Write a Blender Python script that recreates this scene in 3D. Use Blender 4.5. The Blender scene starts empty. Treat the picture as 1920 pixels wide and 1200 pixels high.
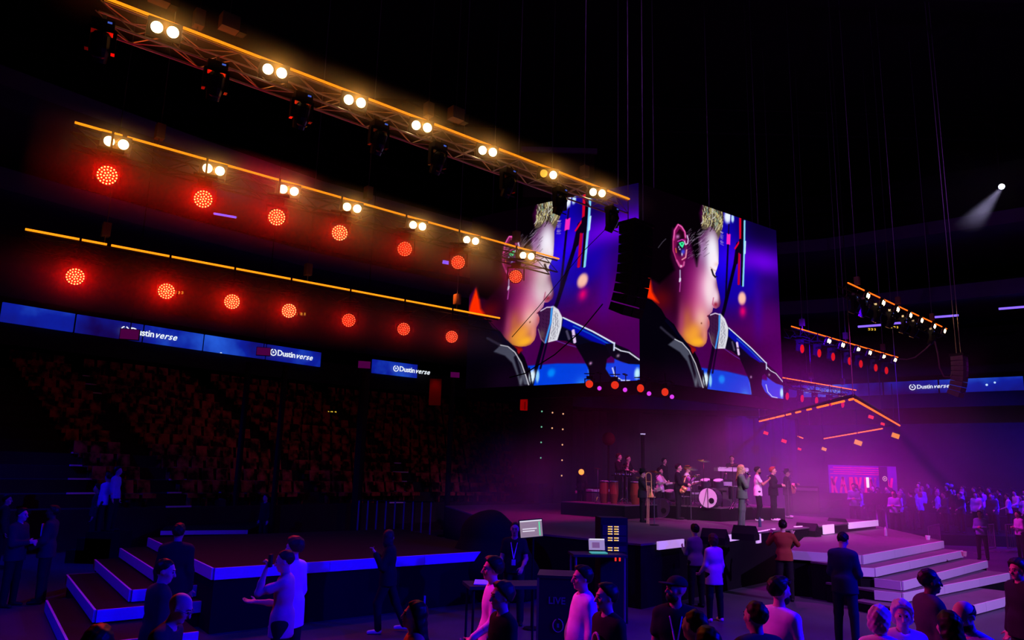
import bpy, math, random
import numpy as np
from mathutils import Vector, Matrix
PI = math.pi
rng = random.Random(7)
sc = bpy.context.scene
COL = sc.collection

# ------------------------------------------------------------------ camera
FPX = 1400.0; CAMH = 2.75
PITCH = math.atan(280 / FPX); ROLL = math.radians(1.6)
_f = np.array([0, math.cos(PITCH), math.sin(PITCH)])
_r0 = np.array([1.0, 0, 0]); _u0 = np.array([0, -math.sin(PITCH), math.cos(PITCH)])
_r = _r0 * math.cos(ROLL) + _u0 * math.sin(ROLL)
_u = _u0 * math.cos(ROLL) - _r0 * math.sin(ROLL)
_C = np.array([0, 0, CAMH])
cam_data = bpy.data.cameras.new('camera'); cam = bpy.data.objects.new('camera', cam_data)
COL.objects.link(cam); sc.camera = cam
cam_data.sensor_width = 36.0; cam_data.lens = FPX / 1920 * 36.0
cam_data.clip_end = 400
cam.matrix_world = Matrix(((_r[0], _u[0], -_f[0], 0), (_r[1], _u[1], -_f[1], 0), (_r[2], _u[2], -_f[2], CAMH), (0, 0, 0, 1)))

# sight lines used to measure the place from the photograph
def ray(x, y): return _f + _r * (x - 960) / FPX + _u * (600 - y) / FPX
def onz(x, y, z):
    d = ray(x, y); return Vector(_C + d * (z - CAMH) / d[2])
def atY(x, y, Y):
    d = ray(x, y); return Vector(_C + d * Y / d[1])
def proj(p):
    v = np.array(p) - _C; k = v @ _f
    return 960 + FPX * (v @ _r) / k, 600 - FPX * (v @ _u) / k

# ------------------------------------------------------------------ world, exposure
world = bpy.data.worlds.new('world'); sc.world = world; world.use_nodes = True
world.node_tree.nodes['Background'].inputs[0].default_value = (0.02, 0.005, 0.05, 1)
world.node_tree.nodes['Background'].inputs[1].default_value = 0.012
sc.view_settings.view_transform = 'Standard'; sc.view_settings.look = 'None'
sc.view_settings.exposure = 0.0; sc.view_settings.gamma = 1.0
sc.view_settings.use_curve_mapping = False
cy = sc.cycles
cy.max_bounces = 4; cy.diffuse_bounces = 2; cy.glossy_bounces = 2; cy.transmission_bounces = 2
cy.volume_bounces = 0; cy.transparent_max_bounces = 8
cy.volume_step_rate = 1.0; cy.volume_max_steps = 64
cy.sample_clamp_indirect = 3.0; cy.use_light_tree = True
cy.use_denoising = True; cy.use_adaptive_sampling = False
cy.caustics_reflective = False; cy.caustics_refractive = False

# ------------------------------------------------------------------ stage and house lamps (spots, some added for effect, listed here so they are tuned in one place)
def aim(o, target):
    d = Vector(target) - o.location
    o.rotation_euler = d.to_track_quat('-Z', 'Y').to_euler()
def spot(name, loc, target, color, power, angle=50, blend=0.6, size=0.12):
    l = bpy.data.lights.new(name, 'SPOT'); o = bpy.data.objects.new(name, l); COL.objects.link(o)
    o.location = loc; l.color = color; l.energy = power; l.spot_size = math.radians(angle)
    l.spot_blend = blend; l.shadow_soft_size = size; aim(o, target); return o
BLUE = (0.0, 0.0, 1.0); MAG = (1.0, 0.0, 0.75); VIO = (0.42, 0.06, 1.0)
spot('blue_wash_light', (-9, 2, 9), (-5.5, 14, 0.6), BLUE, 4200, 56)
spot('blue_wash_light', (4, 1.5, 9), (-1.5, 14.5, 0.6), BLUE, 2000, 48)
spot('blue_wash_light', (14, 6, 8), (1.5, 9.5, 1.2), (0.0, 0.0, 1.0), 15000, 55)
spot('blue_wash_light', (19, 8, 9), (7.5, 9.5, 1.2), (0.01, 0.0, 1.0), 12000, 50)
spot('magenta_wash_light', (-7, 11.5, 7), (2.0, 9.6, 1.4), (1.0, 0.0, 0.62), 2800, 38)
spot('magenta_wash_light', (-2, 13, 7), (7.0, 9.5, 1.5), (1.0, 0.0, 0.62), 2300, 42)
spot('violet_wash_light', (15, 8, 8), (10.5, 19.0, 0.6), (0.5, 0.22, 1.0), 7500, 55)
spot('magenta_stage_light', (6, 22.5, 9), (9, 23, 1.3), MAG, 1900, 75)
spot('magenta_stage_light', (14, 20, 9), (9, 25, 1.6), (1.0, 0.04, 0.7), 1800, 65)
spot('key_stage_light', (8, 12, 9), (8.3, 24.5, 2.0), (1.0, 0.62, 0.78), 3600, 26)
spot('key_stage_light', (4, 14, 9), (7.0, 27.5, 2.2), (1.0, 0.50, 0.60), 700, 26)
spot('crowd_blue_light', (30, 29, 9), (25, 41, 0.8), BLUE, 26000, 80)
spot('crowd_blue_light', (14, 30, 10), (17, 44, 1.2), (0.06, 0.0, 1.0), 15000, 75)
spot('crowd_blue_light', (-17, 21, 7), (-11, 24, 0.5), BLUE, 1800, 80)
spot('magenta_deck_light', (9, 25, 10), (10.2, 20.5, 1.0), (0.8, 0.0, 0.9), 3200, 50)
spot('added_brass_light', (1, 13, 8.5), (4.4, 23, 2.2), (1.0, 0.72, 0.45), 900, 16)  # added spot to brighten the trombone and saxophone, no such lamp in the rig
spot('singer_back_light', (0, 26, 9), (8.2, 24.5, 2.6), (1.0, 0.0, 0.6), 3200, 26)
spot('violet_step_light', (-1, 9, 8), (8, 17, 0.6), (0.35, 0.0, 1.0), 1500, 26)
spot('added_rim_light', (-6, 19, 13), (-3.4, 9, 1.4), (1.0, 0.0, 0.04), 3800, 34)  # added spot for red rims, standing in for the weaker wash heads
# haze lights
spot('magenta_haze_light', (11, 30, 9.5), (13, 30, 0.0), (0.85, 0.0, 0.8), 6500, 105, 1.0)
spot('magenta_haze_light', (3.5, 24, 9.0), (3.0, 24, 0.0), (1.0, 0.0, 0.35), 2600, 80, 1.0)
spot('violet_haze_light', (22, 34, 9.5), (22, 33, 0.0), (0.45, 0.0, 1.0), 2800, 110, 1.0)
spot('violet_haze_light', (6, 13, 9.0), (6, 13, 0.0), (0.35, 0.0, 1.0), 1800, 95, 1.0)

# ------------------------------------------------------------------ helpers
MATS = {}
def lin(c):
    return tuple(((v / 255) / 12.92 if v / 255 <= 0.04045 else ((v / 255 + 0.055) / 1.055) ** 2.4) for v in c)
def mat(name, col=(0.05, 0.05, 0.05), rough=0.6, metal=0.0, emit=None, strength=0.0, noise=0.0, scale=6.0, bump=0.0, light=True, spec=0.12):
    if name in MATS: return MATS[name]
    m = bpy.data.materials.new(name); m.use_nodes = True; nt = m.node_tree; b = nt.nodes['Principled BSDF']
    b.inputs['Base Color'].default_value = (*col, 1); b.inputs['Roughness'].default_value = rough
    b.inputs['Metallic'].default_value = metal
    if spec is not None: b.inputs['Specular IOR Level'].default_value = spec
    if emit is not None:
        b.inputs['Emission Color'].default_value = (*emit, 1); b.inputs['Emission Strength'].default_value = strength
    if noise or bump:
        tc = nt.nodes.new('ShaderNodeTexCoord'); n = nt.nodes.new('ShaderNodeTexNoise')
        n.inputs['Scale'].default_value = scale; n.inputs['Detail'].default_value = 4
        nt.links.new(tc.outputs['Object'], n.inputs['Vector'])
        if noise:
            mx = nt.nodes.new('ShaderNodeMixRGB'); mx.blend_type = 'MIX'
            mx.inputs[1].default_value = (*[c * (1 - noise) for c in col], 1)
            mx.inputs[2].default_value = (*[min(1, c * (1 + noise)) for c in col], 1)
            nt.links.new(n.outputs['Fac'], mx.inputs[0]); nt.links.new(mx.outputs[0], b.inputs['Base Color'])
        if bump:
            bp = nt.nodes.new('ShaderNodeBump'); bp.inputs['Strength'].default_value = bump; bp.inputs['Distance'].default_value = 0.02
            nt.links.new(n.outputs['Fac'], bp.inputs['Height']); nt.links.new(bp.outputs[0], b.inputs['Normal'])
    if not light: m.cycles.emission_sampling = 'NONE'
    MATS[name] = m; return m

class MB:
    """collects shapes and builds them as ONE mesh"""
    def __init__(s): s.v = []; s.f = []
    def add(s, vs, fs):
        n = len(s.v); s.v += [tuple(v) for v in vs]; s.f += [tuple(i + n for i in f) for f in fs]; return s
    def box(s, c, d, rz=0.0, M=None):
        x, y, z = d[0] / 2, d[1] / 2, d[2] / 2
        vs = [Vector(p) for p in ((-x, -y, -z), (x, -y, -z), (x, y, -z), (-x, y, -z), (-x, -y, z), (x, -y, z), (x, y, z), (-x, y, z))]
        R = M if M is not None else Matrix.Rotation(rz, 3, 'Z')
        vs = [R @ p + Vector(c) for p in vs]
        return s.add(vs, [(0, 3, 2, 1), (4, 5, 6, 7), (0, 1, 5, 4), (1, 2, 6, 5), (2, 3, 7, 6), (3, 0, 4, 7)])
    def tube(s, a, b, r, r2=None, n=8, caps=True):
        a = Vector(a); b = Vector(b); r2 = r if r2 is None else r2
        d = (b - a)
        if d.length < 1e-6: return s
        q = d.to_track_quat('Z', 'Y'); vs = []
        for p, rr in ((a, r), (b, r2)):
            for i in range(n):
                t = 2 * PI * i / n; vs.append(p + q @ Vector((rr * math.cos(t), rr * math.sin(t), 0)))
        fs = [(i, (i + 1) % n, n + (i + 1) % n, n + i) for i in range(n)]
        if caps: fs += [tuple(range(n - 1, -1, -1)), tuple(range(n, 2 * n))]
        return s.add(vs, fs)
    def path(s, pts, r, n=6):
        for a, b in zip(pts[:-1], pts[1:]): s.tube(a, b, r, n=n)
        return s
    def lathe(s, prof, c=(0, 0, 0), n=16, M=None):
        R = M if M is not None else Matrix.Identity(3); c = Vector(c); vs = []; fs = []
        for rr, z in prof:
            for i in range(n):
                t = 2 * PI * i / n; vs.append(R @ Vector((rr * math.cos(t), rr * math.sin(t), z)) + c)
        for k in range(len(prof) - 1):
            for i in range(n):
                j = (i + 1) % n; fs.append((k * n + i, k * n + j, (k + 1) * n + j, (k + 1) * n + i))
        fs.append(tuple(range(n - 1, -1, -1))); fs.append(tuple(range((len(prof) - 1) * n, len(prof) * n)))
        return s.add(vs, fs)
    def ball(s, c, r, n=10, sc_=(1, 1, 1)):
        prof = [(max(1e-4, r * math.sin(PI * k / 6)), -r * math.cos(PI * k / 6)) for k in range(7)]
        return s.lathe(prof, c, n, Matrix.Diagonal(sc_).to_3x3())
    def prism(s, pts, z0, z1):
        n = len(pts); vs = [(p[0], p[1], z0) for p in pts] + [(p[0], p[1], z1) for p in pts]
        a = sum(pts[i][0] * pts[(i + 1) % n][1] - pts[(i + 1) % n][0] * pts[i][1] for i in range(n))
        if a < 0: vs = vs[:n][::-1] + vs[n:][::-1]
        return s.add(vs, [tuple(range(n - 1, -1, -1)), tuple(range(n, 2 * n))] + [(i, (i + 1) % n, n + (i + 1) % n, n + i) for i in range(n)])
    def ext(s, prof, a, b, up=(0, 0, 1)):
        """closed profile (side, up) swept from a to b"""
        a = Vector(a); b = Vector(b); d = (b - a).normalized(); up = Vector(up); sd = d.cross(up).normalized(); up = sd.cross(d)
        n = len(prof); vs = [p + sd * q[0] + up * q[1] for p in (a, b) for q in prof]
        return s.add(vs, [(i, (i + 1) % n, n + (i + 1) % n, n + i) for i in range(n)] + [tuple(range(n - 1, -1, -1)), tuple(range(n, 2 * n))])
    def mesh(s, name, m, smooth=False):
        me = bpy.data.meshes.new(name); me.from_pydata(s.v, [], s.f)
        if m: me.materials.append(m)
        if smooth: me.shade_smooth()
        me.update(); return me
    def build(s, name, m, parent=None, smooth=False, loc=None):
        return put(name, s.mesh(name, m, smooth), parent, loc)
def put(name, me, parent=None, loc=None, rotz=None):
    o = bpy.data.objects.new(name, me); COL.objects.link(o)
    if parent: o.parent = parent
    if loc is not None: o.location = loc
    if rotz is not None: o.rotation_euler = (0, 0, rotz)
    return o
def tag(o, label, cat, group=None, kind=None):
    if label: o['label'] = label
    if cat: o['category'] = cat
    if group: o['group'] = group
    if kind: o['kind'] = kind
    return o
def thing(name, label, cat, loc=(0, 0, 0), rotz=0.0, group=None):
    o = bpy.data.objects.new(name, None); COL.objects.link(o); o.empty_display_size = 0.2
    o.location = loc; o.rotation_euler = (0, 0, rotz); return tag(o, label, cat, group)
def kids(o): return [c for c in bpy.data.objects if c.parent == o]
CH = {}
def children_of(o):
    if o.name not in CH: CH[o.name] = kids(o)
    return CH[o.name]
def copy_tree(o, parent=None, loc=None, rot=None, label=None):
    c = o.copy(); COL.objects.link(c)
    if parent: c.parent = parent
    if loc is not None: c.location = loc
    if rot is not None: c.rotation_euler = rot
    if label: c['label'] = label
    for ch in children_of(o): copy_tree(ch, c)
    return c
def struct(o): o['kind'] = 'structure'; return o
def ordinal(i): return ('first', 'second', 'third', 'fourth', 'fifth', 'sixth', 'seventh', 'eighth', 'ninth', 'tenth', 'eleventh', 'twelfth')[i]
def along(P0, P1, off, px):
    """point on the line P0-P1 (shifted by off) that is seen at photo column px"""
    P0 = Vector(P0) + Vector(off); D = Vector(P1) - Vector(P0) + Vector(off); lo, hi = -0.3, 1.3
    for _ in range(40):
        m = (lo + hi) / 2
        if proj(P0 + D * m)[0] < px: lo = m
        else: hi = m
    return P0 + D * (lo + hi) / 2

BLACK = mat('black_paint', (0.012, 0.012, 0.013), 0.5)
MATTE = mat('matte_black', (0.006, 0.006, 0.007), 0.85)
ALU = mat('truss_aluminium', (0.55, 0.5, 0.45), 0.38, 0.85)
STEEL = mat('dull_steel', (0.25, 0.25, 0.26), 0.4, 0.8)
CHROME = mat('chrome', (0.8, 0.8, 0.8), 0.15, 1.0)
GOLD = mat('brass', (1.0, 0.68, 0.22), 0.35, 0.45)
# ------------------------------------------------------------------ the arena
floor_m = mat('arena_floor', (0.065, 0.065, 0.075), 0.45, noise=0.35, scale=0.9, bump=0.05)
conc = mat('tier_concrete', (0.022, 0.02, 0.022), 0.9, noise=0.3, scale=1.2)
wallm = mat('dark_wall', (0.022, 0.02, 0.026), 0.9, noise=0.3, scale=0.6)
seatm = mat('red_seat_plastic', (0.2, 0.03, 0.02), 0.45, noise=0.95, scale=2.2)
_nt = seatm.node_tree; _g = _nt.nodes.new('ShaderNodeNewGeometry'); _no = next(n for n in _nt.nodes if n.type == 'TEX_NOISE'); _nt.links.new(_g.outputs['Position'], _no.inputs['Vector'])
_rp = _nt.nodes.new('ShaderNodeValToRGB'); _rp.color_ramp.elements[0].position = .42; _rp.color_ramp.elements[1].position = .62; _mx = next(n for n in _nt.nodes if n.type == 'MIX_RGB'); _nt.links.new(_no.outputs['Fac'], _rp.inputs[0]); _nt.links.new(_rp.outputs[0], _mx.inputs[0])
fl = MB().box((4, 26, -0.15), (110, 84, 0.3)).build('floor', floor_m); struct(fl)
cl = MB().box((4, 26, 27.2), (110, 84, 0.4)).build('ceiling', wallm); struct(cl)
# the ring of the bowl, measured on the ribbon board
RZ = 9.0
ring = [onz(x, y, RZ) for x, y in ((0, 567), (140, 590), (380, 628), (600, 662), (860, 695))] + [Vector((6, 54.5, RZ)), Vector((15, 54, RZ))] + [onz(x, y, RZ) for x, y in ((1560, 722), (1760, 713), (1920, 706))]
ring = [ring[0] + (ring[0] - ring[1]) * 3.0] + ring + [ring[-1] + (ring[-1] - ring[-2]) * 3.2]
ring = [Vector((p.x, p.y, 0)) for p in ring]
def offset(d):
    out = []
    for i, p in enumerate(ring):
        a = ring[max(i - 1, 0)]; b = ring[min(i + 1, len(ring) - 1)]
        t = (b - a).normalized(); n = Vector((t.y, -t.x, 0))   # towards the camera side
        out.append(p + n * d)
    return out
def band(mb, d0, z0, d1, z1):
    A = offset(d0); B = offset(d1)
    for i in range(len(A) - 1):
        mb.add([(A[i].x, A[i].y, z0), (A[i + 1].x, A[i + 1].y, z0), (B[i + 1].x, B[i + 1].y, z1), (B[i].x, B[i].y, z1)], [(0, 1, 2, 3)])
w = MB(); band(w, -12, 0, -12, 27); struct(w.build('wall_back', wallm))
struct(MB().box((4, -16.2, 13.5), (110, 0.4, 27)).build('wall_camera_side', wallm))
struct(MB().box((-51.2, 26, 13.5), (0.4, 84, 27)).build('wall_left', wallm))
struct(MB().box((59.2, 26, 13.5), (0.4, 84, 27)).build('wall_right', wallm))
# lower tier steps
NR = 13; ROW_D = 0.85; ROW_H = 0.42
for nm, i0, i1 in (('tier_left', 0, 5), ('tier_far', 5, 8), ('tier_right', 8, 11)):
    t = MB()
    for k in range(NR):
        d = 11.0 - k * ROW_D; z = 1.2 + k * ROW_H
        A = offset(d); B = offset(d - ROW_D)
        for i in range(i0, i1):
            t.add([(A[i].x, A[i].y, z - ROW_H if k else 0), (A[i + 1].x, A[i + 1].y, z - ROW_H if k else 0), (A[i + 1].x, A[i + 1].y, z), (A[i].x, A[i].y, z),
                   (B[i + 1].x, B[i + 1].y, z), (B[i].x, B[i].y, z)], [(0, 1, 2, 3), (3, 2, 4, 5)])
    o = t.build('trim_1', conc); struct(o)
# balcony soffit and upper tier
o = MB(); band(o, 0, 7.3, -12, 7.0); band(o, 0.05, 7.3, 0.05, 8.5); struct(o.build('trim_2', wallm))
o = MB()
for k in range(9):
    band(o, -0.6 - k * 0.9, 9.4 + k * 0.5, -0.6 - k * 0.9, 9.9 + k * 0.5); band(o, -0.6 - k * 0.9, 9.9 + k * 0.5, -1.5 - k * 0.9, 9.9 + k * 0.5)
struct(o.build('trim_3', conc))
lilac = mat('lilac_fascia', (0.16, 0.10, 0.24), 0.8, noise=0.2, scale=0.4)
o = MB(); band(o, -2.5, 14.6, -2.5, 15.6); band(o, -2.5, 15.6, -12, 15.9); band(o, -2.5, 14.6, -12, 14.4); struct(o.build('trim_4', lilac))
o = MB(); band(o, -1.5, 19.0, -1.5, 19.9); band(o, -1.5, 19, -12, 18.8); struct(o.build('trim_5', lilac))
# roof beams
for k, (yy, zz) in enumerate(((14, 24), (30, 24), (44, 24))):
    b = MB()
    for dz in (0, 1.6): b.tube((-40, yy, zz + dz), (50, yy, zz + dz), 0.12, n=6)
    for i in range(30): b.tube((-40 + i * 3, yy, zz + (i % 2) * 1.6), (-37 + i * 3, yy, zz + (1 - i % 2) * 1.6), 0.06, n=5)
    tag(b.build('roof_beam', BLACK), ('near', 'middle', 'far')[k] + ' dark lattice roof beam crossing high under the arena ceiling', 'beam', 'roof beams')

# ------------------------------------------------------------------ seats of the lower tier
def seat_mesh():
    m = MB()
    m.box((0, 0.02, 0.42), (0.44, 0.40, 0.05)); m.box((0, -0.19, 0.36), (0.44, 0.05, 0.14))
    m.add([(-0.22, 0.2, 0.44), (0.22, 0.2, 0.44), (0.21, 0.3, 0.86), (-0.21, 0.3, 0.86), (-0.22, 0.24, 0.44), (0.22, 0.24, 0.44), (0.21, 0.34, 0.86), (-0.21, 0.34, 0.86)],
          [(0, 1, 2, 3), (5, 4, 7, 6), (0, 3, 7, 4), (1, 5, 6, 2), (3, 2, 6, 7)])
    m.box((0, 0.1, 0.2), (0.06, 0.3, 0.4))
    return m
SM = seat_mesh().mesh('arena_seat', seatm)
cands = []
for k in range(NR):
    d = 11.0 - k * ROW_D - 0.45; z = 1.2 + k * ROW_H
    A = offset(d)
    for i in range(1, 6):
        a, b = A[i], A[i + 1]; L = (b - a).length; t = (b - a).normalized(); n = int(L / 0.56)
        for j in range(n):
            if j % 16 == 0: continue                     # aisles
            p = a + t * (j + 0.5) * 0.56; x, y = proj((p.x, p.y, z + 0.6))
            if -20 < x < 960 and y < 985:
                cands.append((p.length, p, z, math.atan2(t.y, t.x), k, i, j))
cands.sort(key=lambda c: c[0])
seat_objs = []
for c in cands[:300]:
    o = put('arena_seat', SM, None, (c[1].x, c[1].y, c[2]), c[3])
    blk = (c[5], c[6] // 16); o['label'] = 'x'; seat_objs.append((c[4], blk, c[6] % 16, o)); tag(o, None, 'seat', 'empty arena seats in the near rows')
blks = sorted({q[1] for q in seat_objs}); ORD = ('first', 'second', 'third', 'fourth', 'fifth', 'sixth', 'seventh', 'eighth', 'ninth', 'tenth', 'eleventh', 'twelfth', 'thirteenth', 'fourteenth', 'fifteenth', 'sixteenth', 'seventeenth', 'eighteenth', 'nineteenth', 'twentieth')
rowcount = {}
for kk, blk, jj, o in sorted(seat_objs, key=lambda q: (q[0], q[1], q[2])):
    n_ = rowcount.get((kk, blk), 0); rowcount[(kk, blk)] = n_ + 1
    o['label'] = 'empty dark red seat, %s row up, %s block from left, %s in its row' % (ORD[kk], ORD[blks.index(blk)], ORD[n_])
rest = cands[300:]
V = np.array(seat_mesh().v); F = seat_mesh().f; m = MB()
for c in rest:
    ca, sa = math.cos(c[3]), math.sin(c[3])
    vs = [(v[0] * ca - v[1] * sa + c[1].x, v[0] * sa + v[1] * ca + c[1].y, v[2] + c[2]) for v in V]
    m.add(vs, F)
tag(m.build('arena_seats', seatm), 'mass of dark red empty seats filling the farther rows of the lower tier', 'seats', kind='stuff')
# aisle stairs with pale nosings
pale = mat('pale_nosing', (0.6, 0.6, 0.7), 0.6)
for s_, (px, nm) in enumerate(((150, 'beside the dark suited guests'), (335, 'between the left seat blocks'), (745, 'next to the main stage'))):
    st = thing('aisle_stair', 'narrow aisle stair with pale step edges %s' % nm, 'stair')
    for k in range(NR):
        z = 1.2 + k * ROW_H; d = 11.0 - k * ROW_D; A = offset(d + 0.02)
        best = None
        for i in range(1, 6):
            p = along(A[i] + Vector((0, 0, z)), A[i + 1] + Vector((0, 0, z)), (0, 0, 0), px + k * 2)
            u_ = (p - A[i]).dot(A[i + 1] - A[i]) / (A[i + 1] - A[i]).length_squared
            if -0.01 <= u_ <= 1.01: best = (p, math.atan2((A[i + 1] - A[i]).y, (A[i + 1] - A[i]).x)); break
        if best: MB().box((0, 0, 0), (0.85, 0.06, 0.05)).build('step', pale, st, loc=(best[0].x, best[0].y, z + 0.02)).rotation_euler = (0, 0, best[1])
spot('aisle_light', (-12, 18, 8.6), (-15, 27, 3), (1.0, 0.10, 0.04), 90, 90)
spot('aisle_light', (-2, 24, 8.6), (-7, 35, 3), (1.0, 0.16, 0.02), 140, 80)
# black support posts in front of the tier
for k, px in enumerate((440, 512, 668, 838)):
    p = onz(px, 955, 0.8); p = Vector((p.x, p.y, 0)); p = Vector((p.x * 0.86, p.y * 0.86, 0))
    t = thing('support_post', '%s slim black post from the left standing before the red seats' % ordinal(k), 'post', p, 0, 'black posts before the seats')
    h = 6.4
    MB().tube((0, 0, 0.03), (0, 0, h), 0.11 if k != 2 else 0.2, n=10).build('pole', MATTE, t)
    MB().box((0, 0, 0.02), (0.7, 0.7, 0.04)).build('base_plate', MATTE, t)

# ------------------------------------------------------------------ the ribbon board
def ribbon_mat():
    m = bpy.data.materials.new('ribbon_led'); m.use_nodes = True; nt = m.node_tree; b = nt.nodes['Principled BSDF']
    b.inputs['Base Color'].default_value = (0.005, 0.005, 0.01, 1)
    g = nt.nodes.new('ShaderNodeNewGeometry'); n = nt.nodes.new('ShaderNodeTexNoise'); n.inputs['Scale'].default_value = 0.22; n.inputs['Detail'].default_value = 5
    nt.links.new(g.outputs['Position'], n.inputs['Vector'])
    r = nt.nodes.new('ShaderNodeValToRGB'); e = r.color_ramp.elements
    e[0].position = 0.36; e[0].color = (0.006, 0.0, 0.05, 1); e[1].position = 0.66; e[1].color = (0.02, 0.12, 0.75, 1)
    x = e.new(0.5); x.color = (0.003, 0.012, 0.32, 1)
    nt.links.new(n.outputs['Fac'], r.inputs[0])
    v = nt.nodes.new('ShaderNodeTexVoronoi'); v.inputs['Scale'].default_value = 1.1; nt.links.new(g.outputs['Position'], v.inputs['Vector'])
    lt = nt.nodes.new('ShaderNodeMath'); lt.operation = 'LESS_THAN'; lt.inputs[1].default_value = 0.075; nt.links.new(v.outputs['Distance'], lt.inputs[0])
    mx = nt.nodes.new('ShaderNodeMixRGB'); mx.inputs[2].default_value = (0.5, 0.7, 1, 1)
    nt.links.new(lt.outputs[0], mx.inputs[0]); nt.links.new(r.outputs[0], mx.inputs[1])
    nt.links.new(mx.outputs[0], b.inputs['Emission Color']); b.inputs['Emission Strength'].default_value = 1.0
    m.cycles.emission_sampling = 'NONE'; return m
RIB = ribbon_mat()
WHITE_E = mat('led_white', (0.1, 0.1, 0.1), 0.5, emit=(0.85, 0.92, 1.0), strength=1.0, light=False)
rb = thing('ribbon_board', 'long blue LED ribbon board with stars and white wordmarks running along the balcony front', 'LED board')
RH = 0.82
A = offset(0.12)
for i in range(0, len(A) - 1):
    a, b = A[i], A[i + 1]; L = (b - a).length; n = max(1, round(L / 3.4)); t = (b - a).normalized(); nn = Vector((t.y, -t.x, 0))
    for j in range(n):
        p = a + t * (L / n) * j; q = a + t * (L / n) * (j + 1)
        vx = proj((p + q) / 2 + Vector((0, 0, RZ)))[0] if (p + q).y > 10 else -999
        if not -60 < vx < 1990: continue
        g = t * 0.05
        if 600 < vx < 660 or 800 < vx < 1490: continue    # dark gap of the board
        MB().ext([(-0.1, 0), (0.0, 0), (0.0, RH), (-0.1, RH)], p + g + nn * 0.1 + Vector((0, 0, RZ - RH)), q - g + nn * 0.1 + Vector((0, 0, RZ - RH))).build('screen_panel', RIB, rb)
def text_mesh(body, size, shear=0.0, depth=0.01, space=1.0):
    cu = bpy.data.curves.new('lettering', 'FONT'); cu.body = body; cu.size = size; cu.shear = shear; cu.extrude = depth
    cu.align_y = 'CENTER'; cu.space_character = space; cu.resolution_u = 3
    cu.offset = size * 0.012
    o = bpy.data.objects.new('lettering', cu); COL.objects.link(o)
    me = bpy.data.meshes.new_from_object(o.evaluated_get(bpy.context.evaluated_depsgraph_get()))
    bpy.data.objects.remove(o); return me
def wordmark(px, dim=False, size=.44):
    best = None
    for i in range(len(A) - 1):
        P0 = A[i] + Vector((0, 0, RZ - RH / 2)); P1 = A[i + 1] + Vector((0, 0, RZ - RH / 2))
        if P0.y < 10 or P1.y < 10: continue
        p = along(P0, P1, (0, 0, 0), px); u_ = (p - P0).dot(P1 - P0) / (P1 - P0).length_squared
        if -0.02 <= u_ <= 1.02: best = (p, (P1 - P0).normalized()); break
    if not best: return
    p, t = best; nn = Vector((t.y, -t.x, 0)); rz = math.atan2(t.y, t.x)
    m_ = WHITE_E if not dim else mat('led_dim', (0.1, 0.1, 0.1), 0.5, emit=(0.15, 0.25, 0.5), strength=1.0, light=False)
    base = Matrix.Translation(p + nn * 0.235) @ Matrix.Rotation(rz, 4, 'Z') @ Matrix.Rotation(PI / 2, 4, 'X')
    x = 0.34
    for body, sh, sp in (('Dustin', 0.0, 0.95), ('verse', 0.35, 1.12)):
        me = text_mesh(body, size, sh, space=sp); me.materials.append(m_)
        o = bpy.data.objects.new('lettering', me); COL.objects.link(o); o.parent = rb; o.matrix_world = base @ Matrix.Translation((x, 0.0, 0))
        x += max(v.co.x for v in me.vertices) + 0.03
    lg = MB()
    for k in range(24):
        if k in (5, 6): continue
        t0 = 2 * PI * k / 24; t1 = 2 * PI * (k + 1) / 24; c = Vector((0.1, 0, 0))
        lg.add([c + Vector((r_ * math.cos(tt), r_ * math.sin(tt), z)) for z in (0, 0.02) for r_ in (0.14, 0.19) for tt in (t0, t1)],
               [(0, 1, 3, 2), (4, 6, 7, 5), (0, 2, 6, 4), (1, 5, 7, 3)])
    lg.add([(0.06, -0.06, 0), (0.17, 0.01, 0), (0.06, 0.08, 0), (0.06, -0.06, 0.02), (0.17, 0.01, 0.02), (0.06, 0.08, 0.02)], [(0, 1, 2), (3, 5, 4)])
    o = lg.build('logo_ring', m_, rb); o.matrix_world = base
for px, s_ in ((226, .44), (505, .44), (736, .44), (1709, .36)): wordmark(px, size=s_)
wordmark(1500, True)
# small boxes hanging over the board
dim_m = mat('dim_monitor', (0.03, 0.02, 0.03), 0.5, emit=(0.06, 0.0, 0.045), strength=1, light=False)
for k, (px, py, w_) in enumerate(((243, 627, 34), (494, 659, 26), (683, 684, 24), (853, 703, 18))):
    p = atY(px, py, {0: 31, 1: 35, 2: 39, 3: 43}[k]); s_ = w_ / FPX * p.y
    t = thing('hanging_monitor', '%s small dim purple monitor from the left, hung before the blue ribbon board' % ordinal(k), 'monitor', p, 0.3, 'dim monitors before the ribbon board')
    MB().box((0, 0.04, 0), (s_, 0.12, s_ * 0.62)).build('housing', MATTE, t)
    MB().box((0, -0.03, 0), (s_ * 0.94, 0.02, s_ * 0.55)).build('screen', dim_m, t)
    MB().tube((0, 0.04, s_ * 0.31), (0, 0.04, 12), 0.02, n=5).build('drop_rod', MATTE, t)
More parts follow.
